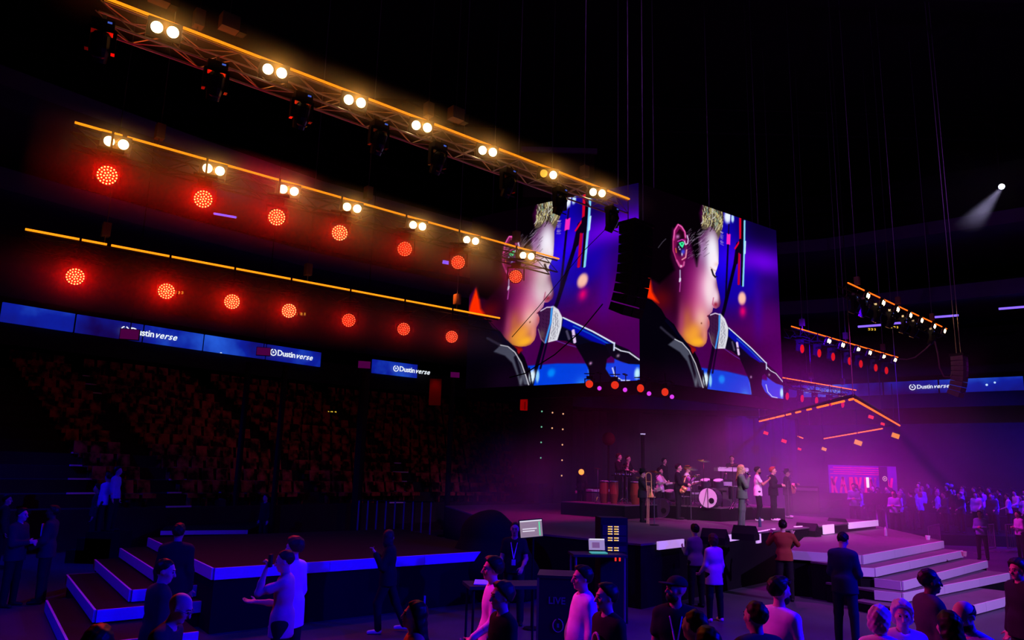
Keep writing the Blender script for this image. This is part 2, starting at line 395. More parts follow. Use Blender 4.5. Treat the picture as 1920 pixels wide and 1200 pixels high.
# number signs and blue tubes on the dark concourse
yel = mat('sign_yellow', (0.1, 0.1, 0.02), 0.5, emit=(0.95, 0.6, 0.05), strength=0.8, light=False)
blu = mat('tube_blue', (0.02, 0.02, 0.1), 0.5, emit=(0.2, 0.1, 1.0), strength=1.6, light=False)
sg = [(54, 613, 38, 'left of all, above the dark guests'), (379, 750, 36, 'above the left seat rows'), (622, 773, 40, 'above the middle seat rows'), (335, 548, 40, 'beside a red light head'), (565, 588, 44, 'right of the fourth lower red light head'),
      (1635, 617, 50, 'left one behind the far truss'), (1677, 613, 50, 'right one behind the far truss'), (1870, 730, 47, 'under the ribbon board at far right'), (1580, 741, 50, 'under the far truss bar')]
for k, (px, py, Y, wh) in enumerate(sg):
    p = atY(px, py, Y); t = thing('block_sign', 'small glowing yellow block number sign, %s' % wh, 'sign', p, 0.0)
    MB().box((0, 0.05, -0.02), (0.6, 0.08, 0.3)).build('housing', MATTE, t)
    for j, (dx, w_) in enumerate(((-0.2, 0.12), (0.0, 0.12), (0.2, 0.08))):
        g = MB().box((dx, 0, 0.03), (w_, 0.03, 0.04)).box((dx, 0, -0.07), (w_, 0.03, 0.04)).box((dx + w_ * 0.35, 0, -0.02), (0.035, 0.03, 0.14))
        g.build('digit', yel, t)
for k, (px, py, Y, L, wh) in enumerate(((422, 404, 44, 0.66, 'between the upper red light heads'), (1630, 611, 49, 0.7, 'over the left far number sign'), (1681, 606, 49, 0.6, 'over the right far number sign'), (1774, 593, 48, 0.7, 'right of the far truss'), (1899, 577, 46, 0.75, 'at the far right end'), (836, 492, 46, 0.2, 'short one left of a red light head'))):
    p = atY(px, py, Y); d = 0.12 if px < 900 else -0.1
    t = thing('tube_light', 'small blue tube light on the upper wall, %s' % wh, 'light', p, 0.5 if px < 900 else -0.6)
    MB().tube((-L, 0, 0), (L, 0, 0), 0.07 if L > .3 else 0.12, n=8).build('tube', blu, t)
    MB().box((0, 0.1, 0.03), (2 * L + 0.1, 0.08, 0.1)).build('housing', MATTE, t)
# gantry box high behind the trusses
g = thing('control_booth', 'dark hanging booth with a pale lilac parapet high above the left video screen', 'booth', atY(1045, 345, 40))
MB().box((0, 0, 0), (3.9, 2.5, 2.6)).build('cabin', mat('booth_wall', (0.06, 0.02, 0.03), .9), g)
MB().box((0, -1.3, 1.45), (4.2, 0.2, 0.28)).build('parapet', mat('booth_parapet', (0.35, 0.25, 0.4), .8), g)
spot('booth_light', (1, 30, 20), (2.5, 40, 17), (0.7, 0.4, 0.9), 90, 30)
spot('tier_light', (0, 10, 24), (0, 50, 15), (0.5, 0.1, 0.9), 420, 100)
spot('tier_light', (20, 15, 22), (30, 50, 14), (0.45, 0.08, 0.9), 900, 100)
# LED backdrop and follow spot
# ------------------------------------------------------------------ lighting trusses
AMB = mat('led_amber', (0.1, 0.05, 0.0), 0.5, emit=(1.0, 0.27, 0.006), strength=1.5, light=False)
AMB_F = mat('led_amber_far', (0.1, 0.05, 0.0), 0.5, emit=(1.0, 0.12, 0.006), strength=1.9, light=False)
WARM = mat('lamp_warm', (0.2, 0.15, 0.1), 0.4, emit=(1.0, 0.72, 0.34), strength=14.0, light=False)
WARM_D = mat('lamp_dimmed', (0.2, 0.15, 0.05), 0.4, emit=(1.0, 0.5, 0.05), strength=1.2, light=False)
RED_F = mat('red_lens', (0.2, 0.0, 0.0), 0.3, emit=(1.0, 0.010, 0.0), strength=0.6, light=False)
CELL = mat('led_cell_hot', (0.3, 0.2, 0.1), 0.3, emit=(1.0, 0.70, 0.22), strength=2.6, light=False)
CELL2 = mat('led_cell_warm', (0.3, 0.1, 0.05), 0.3, emit=(1.0, 0.28, 0.10), strength=1.6, light=False)
def volume_mat(name, dens, color=(1, 1, 1), g=0.3, noise=None):
    m = bpy.data.materials.new(name); m.use_nodes = True; nt = m.node_tree; nt.nodes.clear()
    out = nt.nodes.new('ShaderNodeOutputMaterial'); s = nt.nodes.new('ShaderNodeVolumeScatter')
    s.inputs['Color'].default_value = (*color, 1); s.inputs['Density'].default_value = dens; s.inputs['Anisotropy'].default_value = g
    nt.links.new(s.outputs[0], out.inputs['Volume'])
    if noise:
        tc = nt.nodes.new('ShaderNodeTexCoord'); n = nt.nodes.new('ShaderNodeTexNoise'); n.inputs['Scale'].default_value = noise[0]; n.inputs['Detail'].default_value = 2
        nt.links.new(tc.outputs['Object'], n.inputs['Vector'])
        r = nt.nodes.new('ShaderNodeMapRange'); r.inputs[1].default_value = 0.38; r.inputs[2].default_value = 0.7; r.inputs[3].default_value = noise[1] * dens; r.inputs[4].default_value = dens * 2
        nt.links.new(n.outputs['Fac'], r.inputs[0])
        # fades towards the rim of the bank
        sep = nt.nodes.new('ShaderNodeVectorMath'); sep.operation = 'LENGTH'; nt.links.new(tc.outputs['Object'], sep.inputs[0])
        r2 = nt.nodes.new('ShaderNodeMapRange'); r2.inputs[1].default_value = 1.0; r2.inputs[2].default_value = 0.2; r2.inputs[3].default_value = 0; r2.inputs[4].default_value = 1
        nt.links.new(sep.outputs['Value'], r2.inputs[0])
        mu = nt.nodes.new('ShaderNodeMath'); mu.operation = 'MULTIPLY'; nt.links.new(r.outputs[0], mu.inputs[0]); nt.links.new(r2.outputs[0], mu.inputs[1])
        nt.links.new(mu.outputs[0], s.inputs['Density'])
    return m
def bank_mat(dens):
    m = volume_mat('halo_bank_smoke', dens, g=0.0); nt = m.node_tree; sct = next(n for n in nt.nodes if n.type == 'VOLUME_SCATTER')
    tc = nt.nodes.new('ShaderNodeTexCoord'); sp = nt.nodes.new('ShaderNodeSeparateXYZ'); nt.links.new(tc.outputs['Object'], sp.inputs[0])
    def M(op, a, b=None):
        n = nt.nodes.new('ShaderNodeMath'); n.operation = op; n.use_clamp = op in ('SUBTRACT',)
        for i, v in enumerate((a, b)):
            if v is None: continue
            if isinstance(v, (int, float)): n.inputs[i].default_value = v
            else: nt.links.new(v, n.inputs[i])
        return n.outputs[0]
    y2 = M('MULTIPLY', sp.outputs['Y'], sp.outputs['Y']); z2 = M('MULTIPLY', sp.outputs['Z'], sp.outputs['Z']); x2 = M('MULTIPLY', sp.outputs['X'], sp.outputs['X'])
    rr = M('SQRT', M('ADD', y2, z2)); f = M('SUBTRACT', 1.0, rr); f = M('MULTIPLY', f, f); e = M('SUBTRACT', 1.0, M('MULTIPLY', x2, x2))
    nt.links.new(M('MULTIPLY', M('MULTIPLY', f, e), dens), sct.inputs['Density']); return m
H_BANK = bank_mat(0.75)
def halo_bank(c, semi, rz, label, m):
    o = MB().lathe([(0.99, -1), (0.99, 1)], (0, 0, 0), 24, Matrix.Rotation(PI / 2, 3, 'Y')).build('haze', m, None)
    o.location = c; o.scale = semi; o.rotation_euler = (0, 0, rz)
    return tag(o, label, 'haze', kind='stuff')

TR = {  # name: start px, end px, height
    'L1': ((190, -4), (1180, 375), 10.64), 'L2': ((140, 232), (1048, 487), 9.5), 'L3': ((47, 432), (937, 598), 7.85),
    'R1': ((1590, 531.5), (1775, 617.6), 10.64), 'R2': ((1484, 613), (1683.5, 671), 9.5), 'R3': ((1440, 704.5), (1605, 732.5), 7.85)}
TP = {k: (onz(*v[0], v[2]), onz(*v[1], v[2])) for k, v in TR.items()}
def unit_truss(L, w=0.42):
    """box truss along +X, top-front chord at the origin line; parts are separate meshes"""
    ch = [(0, 0), (w, 0), (0, -w), (w, -w)]        # (y, z)
    return ch
def lighting_truss(key, label, amber, gaps=()):
    ALU = TRUSS_M[key]
    P0, P1 = TP[key]; D = P1 - P0; L = D.length; rz = math.atan2(D.y, D.x)
    t = thing('lighting_truss', label, 'truss', P0, rz)
    w = 0.42; ch = [(0.03, -0.03), (w, -0.03), (0.03, -w), (w, -w)]
    nseg = max(4, round(L / 2.4))
    for (y, z) in ch:
        MB().tube((0.05, y, z), (L - 0.05, y, z), 0.025, n=8).build('chord', ALU, t)
    nb = round(L / 0.6); st = L / nb
    for f, (a, b) in enumerate(((0, 2), (1, 3), (0, 1), (2, 3))):
        for i in range(nb):
            c0, c1 = (ch[a], ch[b]) if i % 2 == 0 else (ch[b], ch[a])
            if f in (0, 3):
                if (ALU.name, f, i % 2) not in BR: BR[(ALU.name, f, i % 2)] = MB().tube((0, *c0), (0.6, *c1), 0.012, n=5).mesh('brace', ALU)
                o = put('brace', BR[(ALU.name, f, i % 2)], t, (i * st, 0, 0)); o.scale = (st / 0.6, 1, 1)
    bk = MB()
    for (a, b) in ((1, 3), (0, 1)):
        for i in range(nb):
            c0, c1 = (ch[a], ch[b]) if i % 2 == 0 else (ch[b], ch[a]); bk.tube((i * st, *c0), ((i + 1) * st, *c1), 0.012, n=5)
    o = bk.build('back_lacing', ALU, t)
    # amber tube on the front top edge
    x0 = 0.0
    for gx in list(gaps) + [L]:
        MB().tube((x0, 0, 0.03), (gx - (0.05 if gx < L else 0), 0, 0.03), 0.028, n=8).build('amber_tube', amber, t)
        x0 = gx + 0.05
    # hoists and chains
    for fx in (0.12, 0.5, 0.88):
        MB().tube((L * fx, w / 2, 0.0), (L * fx, w / 2, 26.8 - P0.z), 0.012, n=5).build('chain', STEEL, t)
        MB().box((L * fx, w / 2, 0.45), (0.18, 0.2, 0.34)).build('hoist', mat('hoist_body', (.18, .12, .08), .6), t)
    return t
BR = {}
TRUSS_M = {k: (ALU if k == 'L1' else mat('black_truss', (0.02, 0.02, 0.02), 0.6, 0.3)) for k in TP}
nm = {'L1': 'nearest and highest amber-edged lighting truss at upper left, lacing visible', 'L2': 'middle one of the three amber-edged lighting trusses at left', 'L3': 'lowest of the three amber-edged lighting trusses at left, ending before the left video screen',
      'R1': 'highest of the far amber-edged lighting trusses beyond the right video screen', 'R2': 'middle one of the far amber-edged trusses beyond the right video screen', 'R3': 'lowest of the far amber-edged trusses, starting behind the right video screen'}
for k in TP:
    gaps = {'L2': (0.95,), 'L3': (1.75,), 'R2': (), }.get(k, ())
    lighting_truss(k, nm[k], AMB if k[0] == 'L' else AMB_F, gaps)

# two-lamp blinders
YOKE = BLACK
def make_blinder(r=0.115):
    t = thing('blinder_lamp', 'x', 'stage light', (0, 0, -50))
    b = MB().box((0, 0.06, 0), (0.58, 0.10, 0.34)); b.build('housing', BLACK, t)
    for s in (-1, 1):
        ml = MB().lathe([(r * 1.15, 0.0), (r * 1.12, -0.03), (r * 1.0, -0.035)], (s * 0.135, 0, 0), 16, Matrix.Rotation(-PI / 2, 3, 'X'))
        g = MB().lathe([(r, 0.0), (r, 0.012), (r * 0.6, 0.035), (0.01, 0.045)], (s * 0.135, 0.0, 0), 16, Matrix.Rotation(PI / 2, 3, 'X'))
        MB().lathe([(r * 1.1, 0.0), (r * 1.18, 0.0), (r * 1.18, 0.03), (r * 1.08, 0.03)], (s * 0.135, 0.012, 0), 16, Matrix.Rotation(PI / 2, 3, 'X')).build('bezel', BLACK, t)
        g.build('lamp', WARM, t, smooth=True)
    y = MB().box((0, 0.1, -0.22), (0.5, 0.03, 0.03)).box((-0.29, 0.08, -0.1), (0.02, 0.03, 0.26)).box((0.29, 0.08, -0.1), (0.02, 0.03, 0.26)); y.build('yoke', mat('yoke_grey', (.3, .25, .2), .5), t)
    return t
def make_wash():
    """round LED wash head: lens towards -Y at the origin"""
    t = thing('wash_light', 'x', 'stage light', (0, 0, -50)); r = 0.2; R = Matrix.Rotation(PI / 2, 3, 'X')
    MB().lathe([(r, 0), (r + 0.02, -0.01), (r + 0.02, -0.12), (r - 0.02, -0.24), (0.08, -0.32)], (0, 0, 0), 20, R).build('head', BLACK, t, smooth=False)
    MB().lathe([(r * 0.98, 0.0), (r * 0.98, 0.006)], (0, 0, 0), 24, R).build('lens_plate', RED_F, t)
    c = MB(); n = 0
    for ring_, cnt in enumerate((1, 6, 12, 18)):
        rr = ring_ * r * 0.295
        for i in range(cnt):
            a = 2 * PI * i / cnt + ring_ * 0.3; p = Vector((rr * math.cos(a), -0.008, rr * math.sin(a)))
            c.lathe([(0.0175, 0.0), (0.014, 0.01)], p, 6, R)
    c.build('led_cells', CELL, t)['kind'] = 'stuff'
    MB().box((-r - 0.05, 0.12, 0.07), (0.04, 0.1, 0.38)).box((r + 0.05, 0.12, 0.07), (0.04, 0.1, 0.38)).box((0, 0.12, 0.27), (2 * r + 0.14, 0.14, 0.05)).build('yoke', BLACK, t)
    MB().box((0, 0.12, 0.36), (0.3, 0.24, 0.13)).build('base', BLACK, t)
    MB().tube((0, 0.12, 0.42), (0, 0.12, 0.95), 0.025, n=6).build('drop_rod', MATTE, t); MB().box((0, .12, .54), (.5, .5, .04)).build('clamp_plate', MATTE, t)
    return t
def make_mover():
    t = thing('moving_head', 'x', 'stage light', (0, 0, -50))
    MB().box((0, 0, -0.1), (0.36, 0.26, 0.14)).build('base', BLACK, t)
    MB().box((-0.2, 0, -0.38), (0.06, 0.12, 0.42)).box((0.2, 0, -0.38), (0.06, 0.12, 0.42)).box((0, 0, -0.2), (0.44, 0.16, 0.06)).build('yoke', mat('gloss_black', (.02, .018, .016), .22), t)
    h = MB().lathe([(0.10, 0.26), (0.15, 0.2), (0.16, 0.0), (0.13, -0.18), (0.12, -0.26)], (0, 0, -0.5), 14, Matrix.Rotation(0.5, 3, 'X'))
    h.build('head', mat('gloss_black'), t, smooth=False)
    MB().lathe([(0.11, 0), (0.08, -0.03)], (0, -0.13, -0.74), 14, Matrix.Rotation(0.5, 3, 'X')).build('lens', mat('lens_glass', (.05, .05, .08), .05), t)
    MB().box((0.1, -0.135, -0.08), (0.07, 0.01, 0.03)).build('display', mat('display_blue', (0, 0, .1), .5, emit=(.1, .2, 1), strength=.5, light=False), t)
    MB().box((0, 0, 0.03), (0.06, 0.1, 0.12)).build('clamp', ALU, t)
    return t
BL = make_blinder(); WA = make_wash(); MV = make_mover()
used = set(); CELL_ALT = {}
def place(proto, loc, rot, label, group):
    if proto.name not in used:
        used.add(proto.name); children_of(proto); proto.location = loc; proto.rotation_euler = rot; o = proto
    else: o = copy_tree(proto, None, loc, rot)
    o['label'] = label; o['group'] = group; return o
def lamp_light(p, color, power, target=None, angle=150, r=0.09):
    if target is None:
        l = bpy.data.lights.new('lamp_light', 'POINT'); o = bpy.data.objects.new('lamp_light', l); COL.objects.link(o); o.location = p
        l.shadow_soft_size = r
    else:
        o = spot('lamp_light', p, target, color, power, angle, 1.0, r); l = o.data
    l.color = color; l.energy = power; return o
tname = {'L1': 'top left', 'L2': 'middle left', 'R1': 'highest far', 'R2': 'middle far'}
for key, pxs in (('L1', (309, 515, 665, 790.5, 914, 1028, 1120)), ('L2', (218, 400.5, 541, 660, 783, 883, 988)), ('R1', (1627, 1656, 1683, 1707, 1728, 1752, 1771)), ('R2', (1554, 1580, 1609, 1631, 1657, 1678))):
    P0, P1 = TP[key]; rz = math.atan2((P1 - P0).y, (P1 - P0).x)
    for i, px in enumerate(pxs):
        p = along(P0, P1, (0.06, -0.07, -0.20), px)
        yaw = math.atan2(-p.x, p.y) * 0.5 + rz * 0.5 if key[0] == 'L' else rz
        o = place(BL, p, (0.35, 0, yaw if key[0] == 'L' else rz + 0.15), 'warm two-lamp blinder, %s from the left on the %s truss' % (ordinal(i), tname[key]), 'blinders on the %s truss' % tname[key])
        out = Vector((math.sin(yaw) * 0.9, -math.cos(yaw) * 0.9, -0.3))
        lamp_light(p + out * 0.2, (1.0, 0.36, 0.03), 58 if key[0] == 'L' else 14, p + out * 3, 172)
# the dimmed lamp of the sixth near blinder
for o in bpy.data.objects:
    if o.get('label', '').startswith('warm two-lamp blinder, sixth from the left on the top left'):
        lp = [c for c in bpy.data.objects if c.parent == o and c.name.startswith('lamp')]
        lp.sort(key=lambda c: sum(v.co.x for v in c.data.vertices)); lp[0].data = lp[0].data.copy(); lp[0].data.materials[0] = WARM_D; lp[0]['label'] = 'dimmed yellow lamp'
        o['label'] = 'sixth blinder from the left on the top left truss, its left lamp dimmed'
CELL_FAR = next(c for c in kids(WA) if c.name.startswith('led_cells')).data.copy(); CELL_FAR.materials[0] = RED_F
wname = {'L2': 'middle left', 'L3': 'lowest left', 'R2': 'middle far', 'R3': 'lowest far'}
for key, pxs in (('L2', (201, 381, 519, 637, 759, 859, 967)), ('L3', (141, 312, 435, 542, 654, 757, 847)), ('R2', (1504, 1536, 1562, 1593, 1614, 1642, 1662)), ('R3', (1476, 1504, 1531, 1558, 1580))):
    P0, P1 = TP[key]; rz = math.atan2((P1 - P0).y, (P1 - P0).x)
    for i, px in enumerate(pxs):
        dz = {'L2': 0.97, 'L3': 0.92, 'R2': 0.95, 'R3': 0.95}[key]
        p = along(P0, P1, (0.1, -0.1, -dz), px)
        yaw = math.atan2(-p.x, p.y) * (1 - 0.07 * i) if key[0] == 'L' else math.atan2(-p.x, p.y) + 1.15
        o = place(WA, p, (0.25 if key[0] == 'L' else 0.1, 0, yaw), 'round red LED wash head hanging %s from the left under the %s truss' % (ordinal(i), wname[key]), 'red wash heads under the %s truss' % wname[key])
        out = Vector((math.sin(yaw), -math.cos(yaw), -0.25))
        if key[0] == 'R':
            for c in kids(o):
                if c.name.startswith('led_cells'): c.data = CELL_FAR
        if key[0] == 'L':
            lamp_light(p + out * 0.16, (1.0, 0.0, 0.0), (200, 160, 120, 85, 55, 35, 25)[i], p + out * 3, 172, r=0.12)
            if i >= 4:
                for c in kids(o):
                    if c.name.startswith('led_cells'):
                        if 'm' not in CELL_ALT:
                            CELL_ALT['m'] = c.data.copy(); CELL_ALT['m'].materials[0] = CELL2
                        c.data = CELL_ALT['m']

# moving heads under the nearest truss and behind the others
P0, P1 = TP['L1']; rz = math.atan2((P1 - P0).y, (P1 - P0).x)
for i, px in enumerate((195, 408, 568, 712, 822, 953, 1050, 1147)):
    p = along(P0, P1, (0.1, 0.0, -0.44), px)
    o = place(MV, p, (0, 0, 0.5 + 0.05 * i), 'black moving head hanging %s from the left under the top left truss' % ordinal(i), 'moving heads under the top left truss')
for i, px in enumerate((1600, 1618, 1642, 1668, 1693, 1712, 1745)):
    P0, P1 = TP['R1']; p = along(P0, P1, (0.3, 0.1, -0.5), px)
    o = place(MV, p, (0, 0, 0.9), 'black moving head hanging %s from the left under the highest far truss' % ordinal(i), 'moving heads under the highest far truss')
for i, px in enumerate((300, 430, 855)):
    P0, P1 = TP['L1']; p = along(P0, P1, (0.2, 0.2, 0.5), px)
    t = thing('hoist_motor', 'brown hoist motor standing %s on top of the top left truss' % ('near its start', 'above its second blinder', 'above its fifth blinder')[i], 'motor', p, rz)
    MB().box((0, 0, 0.0), (0.34, 0.24, 0.3)).build('body', mat('hoist_body', (.18, .12, .08), .6), t)
    MB().box((0.25, 0, -0.05), (0.14, 0.2, 0.2)).build('chain_bag', BLACK, t); MB().tube((0, 0, 0.15), (0, 0, 26.8 - p.z), 0.012, n=5).build('chain', STEEL, t)
# haze banks added and shaped to give the lamps their halos
for key, dz, r, lb in (('L1', -0.2, .62, 'thin smoke hanging along the blinders of the top left truss'), ('L2', -0.2, .62, 'thin smoke hanging along the blinders of the middle left truss'), ('L2', -1.0, 1.05, 'smoke added for the halos around the upper row of red wash heads'), ('L3', -0.92, 1.05, 'smoke added for the halos around the lower row of red wash heads')):
    P0, P1 = TP[key]; D = P1 - P0; n = Vector((D.y, -D.x, 0)).normalized()
    halo_bank((P0 + P1) / 2 + Vector((0, 0, dz)) + n * .3, (D.length * 0.56, r, r), math.atan2(D.y, D.x), lb, H_BANK)
# ------------------------------------------------------------------ the two video screens
SD = 28.0
Cb = atY(1199.5, 713, SD); SZ0 = Cb.z; SZ1 = 14.05
Rb = onz(1469, 748, SZ0); Lb = onz(873, 729, SZ0)
def homography(src, dst):
    A_ = []
    for (x, y), (u, v) in zip(src, dst):
        A_.append([x, y, 1, 0, 0, 0, -u * x, -u * y, -u]); A_.append([0, 0, 0, x, y, 1, -v * x, -v * y, -v])
    _, _, vt = np.linalg.svd(np.array(A_, float)); return vt[-1].reshape(3, 3)
NU, NV = 300, 340
def picture():
    """paints the close-up shown on the LED screens; rows bottom to top, in the drawing's own grid"""
    Hm = homography([(0, 1), (1, 1), (1, 0), (0, 0)], [(1200, 334), (1459, 441), (1469, 748), (1200, 713)])
    u, v = np.meshgrid((np.arange(NU) + 0.5) / NU, (np.arange(NV) + 0.5) / NV)
    d = Hm[2, 0] * u + Hm[2, 1] * v + Hm[2, 2]
    X = (Hm[0, 0] * u + Hm[0, 1] * v + Hm[0, 2]) / d; Y = (Hm[1, 0] * u + Hm[1, 1] * v + Hm[1, 2]) / d
    img = np.zeros((NV, NU, 3))
    r = np.random.RandomState(3)
    def sdf(pts):
        pts = np.array(pts, float); n = len(pts); dist = np.full(X.shape, 1e9); inside = np.zeros(X.shape, bool)
        for i in range(n):
            ax, ay = pts[i]; bx, by = pts[(i + 1) % n]; ex, ey = bx - ax, by - ay
            t = np.clip(((X - ax) * ex + (Y - ay) * ey) / (ex * ex + ey * ey + 1e-9), 0, 1)
            dist = np.minimum(dist, np.hypot(X - ax - t * ex, Y - ay - t * ey))
            c = ((ay > Y) != (by > Y)) & (X < (bx - ax) * (Y - ay) / (by - ay + 1e-12) + ax); inside ^= c
        return np.where(inside, -dist, dist)
    def comp(m, c):
        nonlocal img; m = np.clip(m, 0, 1)[..., None]; img = img * (1 - m) + np.array(c, float) * m
    def poly(pts, c, soft=0.8, clip=None, a=1.0):
        m = np.clip(0.5 - sdf(pts) / soft, 0, 1) * a
        if clip is not None: m = m * clip
        comp(m, c); return m
    def blob(x, y, rx, ry, c, a=1.0, clip=None, rot=0.0, p=2.0):
        dx, dy = X - x, Y - y; ca, sa = math.cos(rot), math.sin(rot)
        q = ((dx * ca + dy * sa) / rx) ** 2 + ((-dx * sa + dy * ca) / ry) ** 2
        m = np.exp(-q ** (p / 2)) * a
        if clip is not None: m = m * clip
        comp(m, c)
    def line(pts, w, c, soft=0.8, a=1.0, clip=None):
        dist = np.full(X.shape, 1e9)
        for (ax, ay), (bx, by) in zip(pts[:-1], pts[1:]):
            ex, ey = bx - ax, by - ay; t = np.clip(((X - ax) * ex + (Y - ay) * ey) / (ex * ex + ey * ey + 1e-9), 0, 1)
            dist = np.minimum(dist, np.hypot(X - ax - t * ex, Y - ay - t * ey))
        m = np.clip(0.5 - (dist - w / 2) / soft, 0, 1) * a
        if clip is not None: m = m * clip
        comp(m, c)
    # backdrop
    comp(np.ones(X.shape), (14, 0, 70))
    blob(1372, 400, 30, 80, (10, 0, 170)); blob(1368, 500, 40, 60, (22, 0, 255)); blob(1385, 560, 40, 50, (20, 0, 170), 0.9)
    blob(1440, 425, 45, 50, (10, 0, 48), 1.0); blob(1432, 497, 60, 26, (105, 0, 225), 1.0, rot=0.25); blob(1415, 540, 14, 26, (20, 0, 190), .8)
    blob(1440, 545, 22, 20, (45, 0, 120), .8)
    m = np.clip((Y - 560) / 60, 0, 1); comp(m * 0.95, (74, 0, 82)); blob(1440, 610, 40, 50, (92, 0, 110), .8); blob(1385, 665, 45, 28, (66, 0, 48), .9)
    blob(1425, 580, 9, 50, (60, 0, 165), .6)
    poly([(1318, 690), (1365, 697), (1410, 708), (1475, 722), (1475, 760), (1318, 735)], (0, 62, 225), 3.0)
    blob(1357, 712, 6, 8, (0, 140, 250), .95, p=4); blob(1400, 745, 8, 14, (60, 180, 255), .6)
    # lamp shapes and rods behind
    blob(1371, 410, 7.0, 13, (235, 245, 255), 1, p=5); blob(1380, 414, 3.0, 8, (190, 225, 255), 1, p=5)
    line([(1377, 396), (1376, 425)], 1.6, (20, 10, 160))
    poly([(1369, 441), (1376, 443), (1375, 463), (1368, 461)], (250, 40, 190), 1.5); line([(1373, 425), (1372, 442)], 2.5, (20, 0, 60))
    line([(1371, 463), (1366, 560), (1340, 700)], 3.0, (6, 0, 30), 1.5)
    line([(1387, 485), (1372, 545), (1362, 585), (1345, 640), (1327, 728)], 6.0, (6, 0, 22), 1.5)
    line([(1390, 462), (1385, 496)], 8.0, (8, 0, 24), 1.5); line([(1384, 470), (1392, 458)], 3, (225, 0, 60))
    line([(1394, 415), (1394, 453)], 4.2, (215, 0, 40), 1.2); line([(1392, 480), (1390, 536)], 4.2, (190, 0, 50), 1.2)
    line([(1398, 414), (1396, 538)], 4.0, (4, 0, 14), 1.2); line([(1402, 420), (1401, 470), (1398, 540)], 3.2, (130, 215, 245), 1.2)
    line([(1403, 458), (1402, 480)], 2.6, (190, 240, 255), 1.0); line([(1394, 455), (1394, 478)], 5.0, (10, 0, 22), 1.2)
    blob(1396, 563, 7, 12, (255, 232, 200), 1, p=6); blob(1396, 563, 8, 13, (255, 120, 120), .35, p=8); blob(1397, 587, 6, 10, (250, 0, 110), .9)
    # head
    head = [(1325, 380), (1346, 388), (1362, 400), (1363, 414), (1361, 430), (1356, 446), (1353, 453), (1353.5, 470), (1353, 496), (1350, 506), (1346.5, 515), (1348, 523), (1351, 540), (1355, 558), (1356.5, 570), (1354, 577), (1348, 580.5), (1342, 578.5), (1340.5, 586), (1336, 590), (1332.5, 594),
            (1335, 601), (1335.5, 612), (1331, 621), (1331, 635), (1328.5, 644), (1322, 651), (1314, 652), (1303, 649), (1284, 638), (1262, 604), (1240, 585), (1190, 565), (1190, 320)]
    hm = np.clip(0.5 - sdf(head) / 0.8, 0, 1); comp(hm, (58, 0, 52))
    blob(1298, 560, 32, 60, (112, 6, 88), .9, hm); blob(1302, 520, 26, 40, (128, 10, 104), .85, hm); blob(1316, 585, 24, 55, (205, 70, 130), .9, hm); blob(1328, 540, 17, 48, (240, 165, 205), .95, hm)
    blob(1341, 475, 15, 46, (246, 240, 252), 1, hm, p=3.2); blob(1345, 500, 10, 26, (252, 240, 250), 1, hm, p=4); blob(1337, 545, 11, 40, (250, 222, 232), .95, hm, p=3)
    blob(1322, 470, 10, 26, (190, 150, 205), .7, hm); blob(1346, 560, 8, 18, (246, 214, 228), .95, hm, p=3); blob(1320, 600, 16, 26, (250, 200, 176), .8, hm)
    blob(1300, 626, 22, 22, (250, 165, 50), 1, hm, p=3); blob(1312, 642, 18, 10, (255, 176, 40), 1, hm, p=3); blob(1292, 600, 12, 26, (200, 105, 62), .8, hm); blob(1326, 630, 5, 16, (238, 150, 120), .8, hm)
    blob(1281, 600, 7, 36, (190, 70, 120), .7, hm); blob(1268, 570, 10, 40, (50, 0, 38), .9, hm); blob(1250, 520, 30, 60, (22, 0, 14), .95, hm)
    blob(1240, 560, 24, 22, (110, 6, 8), .7, hm)
    poly([(1199, 545), (1203, 528), (1213, 498), (1216, 494), (1222, 520), (1226, 545), (1238, 566), (1215, 556)], (255, 44, 0), 6.0, hm)
    # eye, brow, nostril, lips, mole
    line([(1340, 507), (1343, 517), (1347, 522)], 3.0, (22, 12, 24), 1.4, clip=hm); line([(1338, 503), (1345, 509), (1350, 510)], 2.0, (214, 170, 160), 2.0, .7, hm)
    blob(1350, 498, 5, 4, (230, 185, 180), .6, hm); line([(1344, 519), (1350, 521)], 1.2, (20, 10, 20), .8)
    blob(1347, 573, 4.5, 5, (150, 20, 50), .9, hm); line([(1343, 560), (1341, 572), (1346, 579)], 1.6, (190, 60, 110), 1.4, .8, hm)
    line([(1332, 594), (1339, 591)], 3.0, (120, 20, 40), 1.4, .9); blob(1334, 606, 3, 6, (205, 90, 90), .7, hm); blob(1320, 607, 1.2, 1.6, (110, 50, 30), 1, hm)
    # hair
    poly([(1190, 320), (1325, 380), (1318, 400), (1322, 425), (1332, 430), (1316, 446), (1318, 470), (1312, 500), (1304, 470), (1298, 440), (1266, 425), (1262, 480), (1270, 505), (1240, 530), (1222, 520), (1214, 490), (1190, 520)], (4, 0, 4), 6.0, hm)
    poly([(1325, 380), (1362, 398), (1363, 414), (1360, 434), (1353, 448), (1346, 432), (1340, 425), (1330, 432), (1322, 430), (1323, 408)], (96, 82, 66), 3.0)
    for k in range(230):
        x0 = r.uniform(1323, 1360); y0 = r.uniform(384, 416) + (x0 - 1323) * .25; L = r.uniform(6, 17); a = r.uniform(0.9, 1.8)
        c = [(222, 206, 130), (170, 160, 120), (240, 236, 225), (30, 22, 18), (60, 42, 40), (120, 190, 170)][r.choice(6, p=[.22, .2, .2, .2, .15, .03])]
        line([(x0, y0), (x0 + L * math.cos(a) * .6, y0 + L * math.sin(a) * .6), (x0 + L * math.cos(a + .3), y0 + L * math.sin(a + .3))], r.uniform(.5, 1.5), c, .8, .8, hm)
